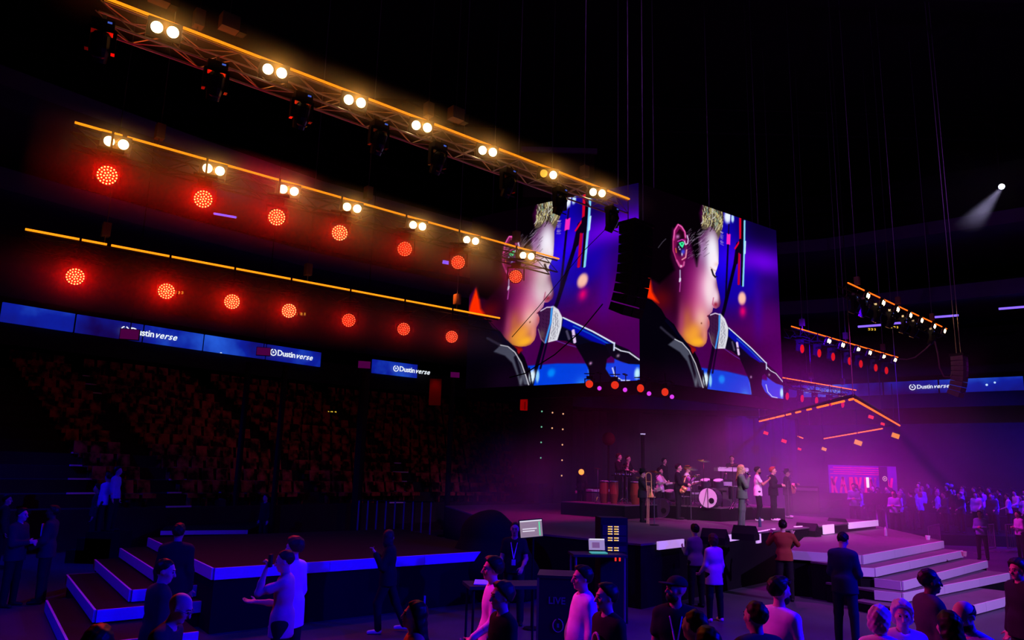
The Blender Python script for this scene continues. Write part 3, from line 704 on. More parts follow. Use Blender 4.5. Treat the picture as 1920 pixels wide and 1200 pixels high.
    for k in range(90):
        x0 = r.uniform(1298, 1336); y0 = r.uniform(428, 480); a = r.uniform(2.2, 2.9); L = r.uniform(5, 13)
        line([(x0, y0), (x0 + L * math.cos(a), y0 + L * math.sin(a))], .8, [(130, 90, 130), (190, 170, 200), (20, 8, 20)][r.randint(3)], .8, .55, hm)
    for k in range(26):
        y0 = r.uniform(436, 462); line([(1357, y0), (1360 + r.uniform(0, 3), y0 + 3)], .8, (190, 170, 210), .8, .5)
    line([(1238, 461), (1247, 450), (1253, 445)], 1.2, (80, 72, 88), .8, .9)
    # ear
    poly([(1266, 445), (1268, 428), (1275, 418), (1283, 420), (1290, 431), (1292, 445), (1294, 470), (1292, 484), (1288, 494), (1287, 500), (1283, 503), (1277, 498), (1272, 486), (1267, 470)], (120, 10, 78), 1.5)
    line([(1268, 448), (1270, 430), (1277, 419), (1284, 424), (1290, 434), (1291, 444)], 2.4, (240, 96, 180), 1.4); line([(1267, 446), (1267, 468), (1273, 486), (1278, 497)], 2.2, (190, 50, 120), 1.4)
    poly([(1273, 436), (1280, 427), (1287, 434), (1289, 446), (1281, 448), (1274, 448)], (36, 0, 20), 1.8); blob(1276, 442, 3.5, 4, (215, 120, 200), .9)
    blob(1281, 463, 8, 16, (16, 4, 30), .95, p=4); poly([(1278, 454), (1286, 452), (1289, 456), (1285, 464), (1280, 459)], (60, 245, 160), 1.2); poly([(1282, 455), (1286, 455), (1284, 459)], (0, 90, 50), 1)
    line([(1276, 451), (1284, 448), (1290, 451)], 1.8, (215, 60, 190), 1); blob(1286, 471, 4, 5, (60, 70, 235), .95); blob(1280, 466, 1.5, 1.5, (230, 230, 255)); blob(1278, 462, 1, 2, (200, 200, 255)); blob(1284, 476, 1.2, 3, (240, 230, 255))
    line([(1294, 441), (1296, 448), (1295, 456), (1291, 458), (1289, 452)], 2.0, (225, 195, 235), 1); line([(1272, 464), (1273, 472)], 1.6, (230, 110, 40), 1); line([(1293, 468), (1291, 482), (1284, 486)], 2.2, (235, 150, 170), 1.4)
    line([(1274, 487), (1281, 500), (1287, 497), (1288, 491)], 3.2, (205, 80, 150), 1.8); blob(1282, 498, 1.6, 2, (250, 220, 240))
    line([(1280, 506), (1280, 525)], 2.4, (170, 150, 190), 1); line([(1280, 522), (1279.5, 527)], 3.6, (225, 215, 240), 1); line([(1280.5, 528), (1279, 546)], 2.0, (170, 60, 150), 1.0)
    # jacket
    jk = [(1190, 548), (1205, 552), (1225, 560), (1243, 578), (1252, 594), (1268, 608), (1284, 638), (1300, 648), (1313, 672), (1322, 700), (1330, 728), (1330, 760), (1190, 760)]
    poly(jk, (3, 1, 10), 1.0); jm = np.clip(0.5 - sdf(jk) / 1.0, 0, 1); blob(1270, 715, 60, 36, (20, 2, 26), .9, jm); blob(1220, 720, 40, 60, (1, 0, 4), .8, jm)
    poly([(1284, 638), (1300, 648), (1308, 652), (1310, 660), (1300, 655)], (120, 12, 16), 1.5); poly([(1296, 650), (1309, 656), (1303, 664)], (150, 10, 20), 2)
    line([(1253, 600), (1262, 610), (1284, 638), (1297, 655)], 6, (4, 2, 24), 2.0)
    poly([(1256, 646), (1269, 636), (1281, 642), (1292, 654), (1303, 675), (1314, 705), (1323, 727), (1307, 724), (1300, 700), (1292, 678), (1278, 660)], (72, 74, 92), 3.0)
    line([(1242, 613), (1252, 622), (1269, 636)], 4, (44, 40, 58), 3); line([(1269, 636), (1283, 643), (1296, 658), (1308, 682), (1317, 710), (1322, 727)], 1.8, (205, 205, 215), 1.2)
    line([(1297, 668), (1306, 700), (1312, 726)], 5, (12, 6, 22), 3); blob(1309, 716, 3, 10, (120, 125, 140), .8, jm)
    blob(1327, 712, 5.5, 13, (225, 245, 255), 1, p=5); blob(1336, 714, 3, 12, (150, 215, 250), .95, p=5); line([(1334, 700), (1330, 728)], 1.4, (10, 20, 60)); line([(1322, 695), (1327, 728)], 2.0, (4, 2, 12))
    # microphone
    poly([(1370, 615), (1384, 628), (1412, 655), (1438, 682), (1440, 694), (1425, 690), (1398, 677), (1376, 660), (1364, 655)], (6, 4, 26), 1.0)
    poly([(1371, 618), (1395, 640), (1438, 684), (1438, 692), (1412, 672), (1384, 645), (1370, 632)], (6, 8, 165), 3.0); line([(1371, 617), (1384, 629), (1412, 655), (1439, 683)], 2.0, (222, 236, 255), 1.0)
    line([(1386, 637), (1410, 659), (1437, 687)], 1.4, (20, 140, 230), 1.6, .7)
    line([(1377, 643), (1381, 658)], 3.2, (70, 64, 92), 1.6); line([(1386, 645), (1389, 666)], 4.0, (225, 195, 240), 1.2); line([(1385, 654), (1390, 655)], 1.6, (40, 10, 70), 1)
    line([(1362, 655), (1380, 668), (1396, 678)], 1.4, (90, 40, 150), 1.2)
    gr = [(1332, 594), (1337, 590), (1346, 588), (1356, 592), (1364, 602), (1370, 616), (1369, 632), (1364, 655), (1347, 655), (1340, 645), (1333, 625), (1336, 606)]
    gm = np.clip(0.5 - sdf(gr) / 1.0, 0, 1); comp(gm, (44, 10, 52))
    chk = ((np.sin(X * 2.6 + Y * .4) * np.sin(Y * 2.2)) > 0.1); comp(gm * chk * .6, (92, 40, 92)); blob(1340, 638, 5, 10, (110, 92, 80), .6, gm)
    poly([(1356, 590), (1364, 600), (1370, 616), (1369, 634), (1364, 655), (1350, 655), (1354, 625)], (222, 222, 232), 1.2)
    st = (np.sin(Y * 2.3 + X * .7) > 0.0) & (np.sin(X * 2.2) > -0.3); mm = np.clip(0.5 - sdf([(1358, 600), (1364, 608), (1366, 630), (1361, 652), (1352, 652), (1356, 625)]) / 1.5, 0, 1); comp(mm * st * .85, (46, 40, 70))
    line([(1354, 591), (1353, 620), (1346, 654)], 3.0, (60, 150, 240), 1.4); line([(1337, 592), (1346, 589), (1355, 592)], 2.0, (225, 205, 235), 1.4); line([(1334, 625), (1339, 645), (1345, 654)], 1.4, (130, 100, 120), 1)
    # clamp, stand and cable end
    poly([(1390, 672), (1412, 672), (1440, 690), (1441, 698), (1431, 706), (1430, 722), (1436, 735), (1448, 746), (1412, 742), (1408, 715), (1400, 695)], (7, 2, 16), 1.2)
    poly([(1428, 680), (1440, 684), (1455, 697), (1469, 716), (1469, 724), (1456, 720), (1442, 710), (1434, 700)], (9, 4, 22), 1.0); line([(1440, 690), (1447, 697), (1456, 702), (1469, 718)], 1.6, (220, 220, 240), 1.0)
    line([(1439, 682), (1439, 694)], 1.8, (215, 225, 255), 1); poly([(1430, 720), (1440, 715), (1440, 708), (1452, 718), (1469, 729), (1469, 750), (1450, 746), (1440, 732)], (20, 60, 225), 1.5)
    line([(1438, 722), (1441, 735), (1449, 744), (1458, 746)], 1.5, (215, 220, 255), 1.0); blob(1466, 737, 3.2, 9, (190, 240, 255), 1, p=4); blob(1411, 708, 1.8, 2.5, (190, 130, 190)); blob(1444, 704, 1.8, 2.4, (150, 120, 150)); line([(1408, 718), (1411, 738)], 1.6, (60, 130, 250), 1.4, .7)
    img = np.clip(img, 0, 255) / 255
    return np.where(img <= 0.04045, img / 12.92, ((img + 0.055) / 1.055) ** 2.4)
PIC = picture()
def screen_mesh():
    vs = np.zeros(((NV + 1) * (NU + 1), 3)); uu, vv = np.meshgrid(np.linspace(0, 1, NU + 1), np.linspace(0, 1, NV + 1))
    vs[:, 0] = uu.ravel(); vs[:, 2] = vv.ravel()
    i, j = np.meshgrid(np.arange(NU), np.arange(NV)); a = (j * (NU + 1) + i).ravel()
    q = np.stack([a, a + 1, a + NU + 2, a + NU + 1], 1)
    me = bpy.data.meshes.new('screen_picture'); me.vertices.add(len(vs)); me.vertices.foreach_set('co', vs.ravel())
    me.loops.add(q.size); me.loops.foreach_set('vertex_index', q.ravel().astype(np.int32)); me.polygons.add(len(q))
    me.polygons.foreach_set('loop_start', np.arange(0, q.size, 4, dtype=np.int32)); me.update(calc_edges=True)
    at = me.color_attributes.new('led_colour', 'FLOAT_COLOR', 'CORNER')
    c = np.ones((len(q), 4, 4), np.float32); c[:, :, :3] = PIC.reshape(-1, 1, 3); at.data.foreach_set('color', c.ravel())
    m = bpy.data.materials.new('led_picture'); m.use_nodes = True; nt = m.node_tree; b = nt.nodes['Principled BSDF']
    at_ = nt.nodes.new('ShaderNodeVertexColor'); at_.layer_name = 'led_colour'; b.inputs['Base Color'].default_value = (.002, .002, .002, 1); b.inputs['Roughness'].default_value = .9
    b.inputs['Specular IOR Level'].default_value = 0.0
    nt.links.new(at_.outputs[0], b.inputs['Emission Color']); b.inputs['Emission Strength'].default_value = 1.0; m.cycles.emission_sampling = 'NONE'
    me.materials.append(m); return me
SCR = screen_mesh()
for a, b, side in ((Lb, Cb, 'left'), (Cb, Rb, 'right')):
    D = b - a; L = D.length; rz = math.atan2(D.y, D.x)
    t = thing('video_screen', 'huge %s video screen over the stage showing a singer in profile at a microphone' % side, 'screen', a, rz)
    o = put('picture', SCR, t, (0, 0, 0)); o.scale = (L, 1, SZ1 - SZ0); o['label'] = 'lit LED picture of a face and a microphone'
    MB().box((L / 2, 0.2, (SZ1 - SZ0) / 2), (L - 0.1 , 0.36, SZ1 - SZ0)).build('cabinet', MATTE, t)
    MB().box((L / 2, 0.12, -0.28), (L - 0.2, 0.3, 0.5)).build('bottom_beam', MATTE, t)
    for fx in (.12, .5, .88): MB().tube((L * fx, .2, SZ1 - SZ0), (L * fx, .2, 26.8 - SZ0), .02, n=5).build('cable', STEEL, t)
# small lamps under the screens
CELL_DIM = CELL_ALT['m'].copy(); CELL_DIM.materials[0] = mat('led_cell_dim', (.3, .05, .02), .3, emit=(1, .10, .03), strength=1.1, light=False)
MGL = mat('magenta_lens', (.1, 0, .1), .4, emit=(.75, .05, .9), strength=1.0, light=False)
for k, (px, py) in enumerate(((1105, 722), (1153, 724), (1201, 730), (1247, 737))):
    p = atY(px, py, (29.0, 28.35, 27.65, 28.5)[k]) + Vector((0, 0, 0.04))
    o = place(WA, p, (0.1, 0, -0.25 if k < 2 else -0.7), 'small red wash head, %s from the left below the video screens' % ordinal(k), 'red wash heads below the video screens')
    o.scale = (.75, .75, .75)
    MB().box((0, .5, .3), (.08, 1.0, .05)).build('bracket', BLACK, o)
    for c in kids(o):
        if c.name.startswith('led_cells'): c.data = CELL_DIM
for k, (px, py) in enumerate(((1124, 728), (1172, 731), (1217, 738), (1260, 744))):
    p = atY(px, py, (28.8, 28.1, 27.95, 28.8)[k])
    t = thing('pin_spot', 'tiny magenta pin spot, %s from the left between the red heads below the screens' % ordinal(k), 'stage light', p, -0.4, 'magenta pin spots below the screens')
    MB().lathe([(.09, 0), (.1, -.02), (.08, -.2)], (0, 0, 0), 12, Matrix.Rotation(PI / 2, 3, 'X')).build('barrel', BLACK, t); MB().lathe([(.085, 0), (.06, .02)], (0, -.005, 0), 12, Matrix.Rotation(PI / 2, 3, 'X')).build('lens', MGL, t)
    MB().tube((0, .1, .08), (0, .1, .6), .02, n=5).box((0, .25, .58), (.1, .9, .04)).build('bracket', BLACK, t)
# ------------------------------------------------------------------ line array speakers
def line_array(name_label, top, n, w, hgt, dep, rz, curve, m, grp=None, facet=0.0):
    t = thing('line_array', name_label, 'loudspeaker', top, rz)
    MB().box((0, 0, 0.05), (w * 1.05, dep * 1.2, 0.1)).build('rigging_frame', BLACK, t)
    p = Vector((0, 0, 0)); a = 0.0; me = None
    for i in range(n):
        R = Matrix.Rotation(a, 3, 'X'); c = p + R @ Vector((0, 0, -hgt / 2))
        if me is None:
            g = MB()
            g.add([(-w / 2, -dep / 2, hgt / 2 * .96), (w / 2, -dep / 2, hgt / 2 * .96), (w / 2, dep / 2, hgt / 2 * .8), (-w / 2, dep / 2, hgt / 2 * .8), (-w / 2, -dep / 2, -hgt / 2 * .96), (w / 2, -dep / 2, -hgt / 2 * .96), (w / 2, dep / 2, -hgt / 2 * .8), (-w / 2, dep / 2, -hgt / 2 * .8)],
                  [(0, 1, 2, 3), (7, 6, 5, 4), (4, 5, 1, 0), (5, 6, 2, 1), (6, 7, 3, 2), (7, 4, 0, 3)])
            g.box((0, -dep / 2 - .012, 0), (w * .12, .03, hgt * .7)); g.box((w / 2 + .01, 0, 0), (.03, dep * .5, hgt * .3)).box((-w / 2 - .01, 0, 0), (.03, dep * .5, hgt * .3))
            me = g.mesh('cabinet', m)
        o = put('cabinet', me, t, c); o.rotation_euler = (a, 0, 0)
        p = p + R @ Vector((0, 0, -hgt)); a += curve * (1 + i * .35)
    for s in (-1, 1): MB().tube((s * w * .4, 0, .1), (s * w * .4, 0, 26.8 - top[2]), .018, n=5).build('cable', STEEL, t)
    return t
spk = mat('speaker_black', (.012, .012, .014), .6); spk2 = mat('speaker_grey', (.22, .16, .17), .6)
tp = atY(1192, 425, 23.5)
line_array('long black curved line array loudspeaker hanging in front of the left video screen', tp, 9, 1.0, 0.33, .62, 0.75, 0.022, spk)
tp = atY(1798, 668, 33)
line_array('grey curved line array loudspeaker hanging before the ribbon board at the right', tp, 8, 0.62, 0.225, .5, 0.7, 0.03, spk2)
cab = MB(); pts = [atY(x, y, 33) for x, y in ((1753, 640), (1758, 662), (1762, 690), (1770, 706), (1782, 707), (1790, 690))]
tag(cab.path(pts, .03).build('speaker_cable', mat('cable_grey', (.2, .14, .15), .6)), 'grey cable looping from the far truss end to the right line array', 'cable')
cab = MB(); pts = [atY(x, y, 32) for x, y in ((1686, 673), (1700, 674), (1716, 670), (1735, 655), (1745, 645))]
tag(cab.path(pts, .025).build('hanging_cable', mat('cable_grey')), 'thin cable swagging between the two upper far trusses', 'cable')
for k, ptsx in enumerate((((1145, 420), (1095, 470), (1010, 575), (960, 632)), ((1130, 570), (1085, 625), (1040, 665), (985, 700), (955, 708)))):
    pts = [atY(x, y, 22.5) for x, y in ptsx]
    tag(MB().path(pts, .012 if k == 0 else .02).build('hanging_cable', MATTE), ('thin black cable slanting in front of the upper left video screen', 'black cable sagging from the line array foot past the left video screen')[k], 'cable')
# ------------------------------------------------------------------ square light frame over the far stage
fz = 5.25
c4 = [onz(*p, fz) for p in ((1424, 790), (1600, 748), (1687, 798), (1519, 827))]
t = thing('square_light_frame', 'square frame of amber light tubes hanging over the far side of the stage', 'light frame', (sum((c for c in c4), Vector()) / 4))
o0 = Vector(t.location)
for k in range(4):
    a, b = c4[k] - o0, c4[(k + 1) % 4] - o0
    MB().tube(a + Vector((0, 0, .1)), b + Vector((0, 0, .1)), .06, n=6).build('rail', MATTE, t)
    seg = {0: ((0, .14), (.16, .22), (.24, .34), (.37, .42), (.48, .53), (.60, .64), (.70, .80), (.83, .93), (.97, 1.0)), 1: ((.03, 1.0),), 2: ((.14, .85), (.87, .93), (.95, 1.0)), 3: ((.02, .12), (.2, .32), (.4, .55), (.62, .76))}[k]
    if k == 2: seg = ((.14, .83), (.86, .92), (.94, .99))
    for s0, s1 in seg: MB().tube(a.lerp(b, s0), a.lerp(b, s1), .035, n=6).build('amber_tube', AMB_F, t)
for c in c4: MB().tube(c - o0 + Vector((0, 0, .1)), c - o0 + Vector((0, 0, 26.8 - fz)), .015, n=5).build('cable', STEEL, t)
RL = mat('red_lamp_far', (.1, 0, 0), .4, emit=(1, .03, .02), strength=1, light=False); YL = mat('amber_lamp_far', (.1, .05, 0), .4, emit=(1, .3, .01), strength=1, light=False)
for k, (px, py, m, s_) in enumerate(((1436, 812, RL, .12), (1470, 827, RL, .13), (1499, 842, RL, .09), (1545, 842, YL, .12), (1609, 830, YL, .19), (1679, 817, YL, .19), (1633, 782, RL, .13), (1655, 795, RL, .1))):
    p = atY(px, py, 36); r = s_ * 1.05
    t = thing('panel_lamp', 'small %s panel lamp, %s in a ring under the square amber frame' % ('red' if m is RL else 'amber', ordinal(k)), 'stage light', p, -.2, 'panel lamps under the square frame')
    MB().box((0, .06, .02), (r * 2, .1, r * 1.5)).build('housing', BLACK, t); MB().box((0, -.01, 0), (r * 1.7, .03, r * 1.1), M=Matrix.Rotation(.35, 3, 'Y')).build('lens', m, t); MB().tube((0, .06, r * .7), (0, .06, 2.5), .02, n=5).build('drop_rod', MATTE, t)
# ------------------------------------------------------------------ follow spot at upper right
fp = atY(1878, 350, 36)
t = thing('follow_spot', 'bright white follow spot shining from the dark stand at upper right', 'stage light', fp, -0.5)
bw = mat('spot_white', (1, 1, 1), .3, emit=(.85, .95, 1), strength=8, light=False)
Rm = Matrix.Rotation(PI / 2 + .25, 3, 'X')
MB().lathe([(.15, 0), (.17, -.03), (.17, -.7), (.12, -.9)], (0, 0, 0), 14, Rm).build('barrel', BLACK, t); MB().lathe([(.14, 0), (.1, .03)], (0, -.01, 0), 14, Rm).build('lens', bw, t)
MB().tube((0, .4, 0), (0, .4, 5), .04, n=6).build('drop_rod', MATTE, t)
spot('follow_light', fp + Vector((-.15, -.3, -.1)), (7.2, 23.5, 1.8), (.62, .55, 1.0), 5200, 15, .9, .1)
hz = volume_mat('haze_beam', .02, noise=(1.0, .8))
b_ = MB().lathe([(max(1e-3, math.sin(PI * k / 10)), -math.cos(PI * k / 10)) for k in range(11)], n=24).build('haze', hz, None, True)
b_.location = fp + Vector((-2.6, -2.4, -1.2)); b_.scale = (4.4, 3.6, 2.2); tag(b_, 'thin smoke around the white follow spot beam', 'haze', kind='stuff')
# ------------------------------------------------------------------ stages
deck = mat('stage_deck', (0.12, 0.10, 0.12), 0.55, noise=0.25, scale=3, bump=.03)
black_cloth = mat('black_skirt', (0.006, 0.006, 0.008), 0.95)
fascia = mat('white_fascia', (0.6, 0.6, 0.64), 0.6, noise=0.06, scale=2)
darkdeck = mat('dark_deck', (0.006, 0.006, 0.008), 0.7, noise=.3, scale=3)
def xy(x, y, z): p = onz(x, y, z); return (p.x, p.y)
def platform(label, pts, z, fh, edges, dk=deck, cat='stage', name='stage_platform', z0=0.0, seg=2.0):
    """deck, dark skirt, and white fascia boards along the listed edges; pts in order"""
    c = Vector((sum(p[0] for p in pts) / len(pts), sum(p[1] for p in pts) / len(pts), 0)); L = [(p[0] - c.x, p[1] - c.y) for p in pts]
    t = thing(name, label, cat, c)
    MB().prism(L, z - 0.04, z).build('deck', dk, t)
    n = len(L); ins = [(p[0] * .995, p[1] * .995) for p in L]
    MB().prism(ins, z0, z - 0.04).build('skirt', black_cloth, t)
    ctr = Vector((0, 0, 0))
    for k in edges:
        a = Vector((*L[k], 0)); b = Vector((*L[(k + 1) % n], 0)); d = (b - a); ln = d.length; d.normalize(); out = Vector((d.y, -d.x, 0))
        if out.dot((a + b) / 2 - ctr) < 0: out = -out
        m = max(1, round(ln / seg))
        for i in range(m):
            p = a + d * (ln * i / m + .004); q = a + d * (ln * (i + 1) / m - .004)
            mid = (p + q) / 2 + out * 0.02 + Vector((0, 0, z - fh / 2))
            MB().box((0, 0, 0), ((q - p).length, 0.035, fh)).build('fascia_board', fascia, t, loc=mid).rotation_euler = (0, 0, math.atan2(d.y, d.x))
    return t
# left thrust: top and steps going down towards the left
A0 = Vector(onz(402, 1065, 1.03)); A1 = Vector(onz(835, 1038, 1.03)); dA = (A1 - A0).normalized(); A2 = A0 + dA * 7.5
S5 = Vector(onz(280.5, 1008, 1.03))
dS = (S5 - A0).normalized()
pl = lambda v: (v.x, v.y)
Bk = S5 + dA * 9.5
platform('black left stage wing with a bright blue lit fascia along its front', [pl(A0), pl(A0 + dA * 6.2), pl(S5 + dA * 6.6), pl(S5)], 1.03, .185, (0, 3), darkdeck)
lstep = [(0.83, (228, 1027.5), 3.9), (0.62, (180, 1048.5), 4.5), (0.42, (128, 1077), 4.3), (0.21, (90, 1125), 4.0)]
for k, (z, bk, ln) in enumerate(lstep):
    b = Vector(onz(*bk, z)); f = b - dS * ln
    # inner line on the riser above
    off = 0.36 + 0.0 * k
    w_ = 2.6 if k < 3 else 1.7; q0 = b + dA * w_; q1 = f + dA * w_
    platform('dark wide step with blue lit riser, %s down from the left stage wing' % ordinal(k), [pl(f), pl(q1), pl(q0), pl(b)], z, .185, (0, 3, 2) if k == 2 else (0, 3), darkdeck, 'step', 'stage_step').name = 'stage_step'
# low riser behind the left wing
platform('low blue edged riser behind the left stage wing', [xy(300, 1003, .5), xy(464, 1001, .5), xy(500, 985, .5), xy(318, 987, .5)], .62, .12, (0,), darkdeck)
# main stage
M0 = Vector((2.3, 15.6, 0)); M1 = Vector((13.4, 27.8, 0)); dM = (M1 - M0).normalized(); nM = Vector((-dM.y, dM.x, 0))
M0 = Vector(onz(1230, 1017, 1.3)); M0.z = 0
M1 = Vector(onz(1643, 976, 1.3)); M1.z = 0; dM = (M1 - M0).normalized(); nM = Vector((-dM.y, dM.x, 0))
platform('black main stage the band stands on, low pale light boxes along its front edge', [pl(M0 - dM * .6), pl(M1), pl(M1 + nM * 13), pl(M0 + nM * 13 + dM * 6), pl(M0 + nM * 3 - dM * .6)], 1.3, .2, (), deck)
strip_m = mat('light_box_white', (.9, .9, .9), .5, emit=(.75, .45, .95), strength=.55, light=False)
for k, (x0, y0, x1, y1, hh) in enumerate(((1230, 1017, 1278, 1012, .17), (1356, 1005, 1384, 1001, .16), (1415, 998, 1450, 992, .3), (1487, 988, 1503, 987, .25), (1541, 986, 1560, 984, .27), (1589, 981, 1643, 976, .2))):
    a = Vector(onz(x0, y0, 1.3)); b = Vector(onz(x1, y1, 1.3)); d = b - a; m = (a + b) / 2
    o = MB().box((0, 0, 0), (d.length, .05, hh)).build('light_box', strip_m, None, loc=m + Vector((.03, -.03, -hh / 2 + .02))); o.rotation_euler = (0, 0, math.atan2(d.y, d.x))
    tag(o, 'pale lilac light box on the main stage edge, %s from the left' % ordinal(k), 'light box', 'light boxes on the main stage edge')
# right thrust and its steps
rs = [xy(1481, 1032, 1.03), xy(1615, 1041, 1.03), xy(1767, 1014, 1.03), xy(1640, 985, 1.03), xy(1520, 995, 1.03)]
platform('black right stage wing with lilac white fascia boards', rs, 1.03, .2, (0, 1), deck)
R2 = [(0.83, (1638, 1065), (1803, 1032), (1612, 1064)), (0.62, (1690, 1090), (1849, 1051), (1640, 1084)), (0.42, (1691, 1111), (1890, 1074), None), (0.21, (1760, 1150), (1915, 1112), None)]
for k, (z, c_, r_, l_) in enumerate(R2):
    c = Vector(onz(*c_, z)); r = Vector(onz(*r_, z)); d = (r - c).normalized(); back = Vector((-d.y, d.x, 0)) * 1.7
    if k == 2: c = Vector(onz(1690, 1112, z))
    l = Vector(onz(*l_, z)) if l_ else c + Vector((-d.y, d.x, 0)) * .5 - d * .15
    dl = (l - c)
    platform('wide dark step with a pale violet riser, %s down from the right stage wing' % ordinal(k), [pl(c), pl(r), pl(r + back), pl(l + back * .7 + d * .2), pl(l)], z, .185, (0, 4), deck, 'step', 'stage_step')
# risers of the band
def riser(label, cx, cy_, w, d, z0, z1, rz=0.82):
    t = thing('band_riser', label, 'riser', (cx, cy_, z0), rz)
    MB().box((0, 0, (z1 - z0) / 2), (w, d, z1 - z0)).build('body', black_cloth, t); MB().box((0, 0, z1 - z0 + .01), (w, d, .03)).build('deck', deck, t); return t
# stage gear ---------------------------------------------------------------
shell = mat('drum_shell', (.05, .03, .06), .2); skin_w = mat('drum_skin', (.8, .78, .82), .5); cym = mat('cymbal', (.8, .6, .25), .25, 1.0)
def drum(t, c, r, h, M=None, name='drum', head=skin_w):
    R = M if M is not None else Matrix.Identity(3)
    o = MB().lathe([(r, -h / 2), (r, h / 2)], c, 18, R).build(name, shell, t)
    hd = MB().lathe([(r * .97, 0), (r * .96, .012)], Vector(c) + R @ Vector((0, 0, h / 2)), 18, R); hd.build('drum_head', head, o)
    MB().lathe([(r * .985, 0), (r * 1.04, 0), (r * 1.04, .03), (r * .985, .03)], Vector(c) + R @ Vector((0, 0, h / 2 - .02)), 18, R).build('hoop', CHROME, o)
    return o
def stand(t, p, h, r=.012, legs=.25, name='stand', m=CHROME):
    g = MB().tube((*p, .0), (*p, h), r, n=6)
    for k in range(3):
        a = 2 * PI * k / 3 + .4; g.tube((p[0], p[1], .22), (p[0] + legs * math.cos(a), p[1] + legs * math.sin(a), 0), r * .8, n=5)
    return g.build(name, m, t)
RX = lambda a: Matrix.Rotation(a, 3, 'X')
RY = lambda a: Matrix.Rotation(a, 3, 'Y')
def drum_kit(loc, rz, label):
    t = thing('drum_kit', label, 'drum kit', loc, rz)
    b = drum(t, (0, -.1, .32), .32, .42, RX(PI / 2), 'bass_drum')
    MB().lathe([(.09, 0), (.09, .01)], (.12, -.325, .24), 12, RX(PI / 2)).build('port_hole', MATTE, b)
    MB().box((0, -.33, .32), (.02, .01, .6)).box((-.1, -.33, .32), (.012, .01, .58), M=RY(.25)).build('head_stripes', shell, b)
    drum(t, (-.22, .05, .78), .16, .22, RX(.3), 'tom'); drum(t, (.22, .05, .78), .16, .22, RX(.3), 'tom'); drum(t, (.6, .45, .5), .2, .4, None, 'floor_tom'); drum(t, (-.5, .5, .62), .18, .14, None, 'snare')
    for (x, y, h, r, a) in ((-.75, .1, 1.25, .24, .3), (.7, .05, 1.35, .26, -.3), (-.85, .6, .98, .18, .05), (.95, .5, 1.15, .25, -.25), (-.2, -.15, 1.5, .2, .2)):
        s = stand(t, (x, y), h); MB().lathe([(r, 0), (r * .5, .015), (.02, .035), (.01, .05)], (x, y, h), 20, RY(a) @ RX(.15)).build('cymbal', cym, s)
    for (x, y) in ((.6, .45), (-.5, .5)): stand(t, (x, y), .4, legs=.2)
    MB().lathe([(.17, .5), (.17, .56)], (0, .85, 0), 14).tube((0, .85, 0), (0, .85, .5), .03).build('stool', BLACK, t)
    return t
def mic_stand(loc, h, rz, label, boom=.5):
    t = thing('microphone_stand', label, 'mic stand', loc, rz)
    MB().tube((0, 0, 0), (0, 0, h), .012, n=6).build('pole', STEEL, t); MB().lathe([(.14, 0), (.13, .02), (.03, .03)], n=14).build('base', BLACK, t)
    MB().tube((0, .15, h - .1), (0, -boom, h + .15), .009, n=6).build('boom', BLACK, t); MB().tube((0, -boom, h + .15), (0, -boom - .15, h + .13), .016, .024, n=8).ball((0, -boom - .17, h + .13), .03).build('microphone', STEEL, t)
    return t
def wedge(loc, rz, label, s=1.0):
    t = thing('floor_monitor', label, 'loudspeaker', loc, rz)
    m = MB(); w, d, h = .62 * s, .45 * s, .38 * s
    pr = [(-d / 2, 0), (d / 2, 0), (d / 2, h * .45), (d * .1, h), (-d / 2, h * .35)]
    n = 5; vs = [(x, p[0], p[1]) for x in (-w / 2, w / 2) for p in pr]
    m.add(vs, [(0, 1, 2, 3, 4), (9, 8, 7, 6, 5)] + [(i, i + 5, (i + 1) % 5 + 5, (i + 1) % 5) for i in range(5)]); m.build('cabinet', spk, t)
    R = RX(.95); MB().box((0, -d * .22, h * .7), (w * .9, d * .62, .012), M=Matrix.Rotation(.82, 3, 'X')).build('grille', mat('grille', (.03, .03, .035), .5, .5), t)
    MB().box((-w / 2 - .005, d * .1, h * .4), (.015, .16, .04)).build('handle', BLACK, t); return t
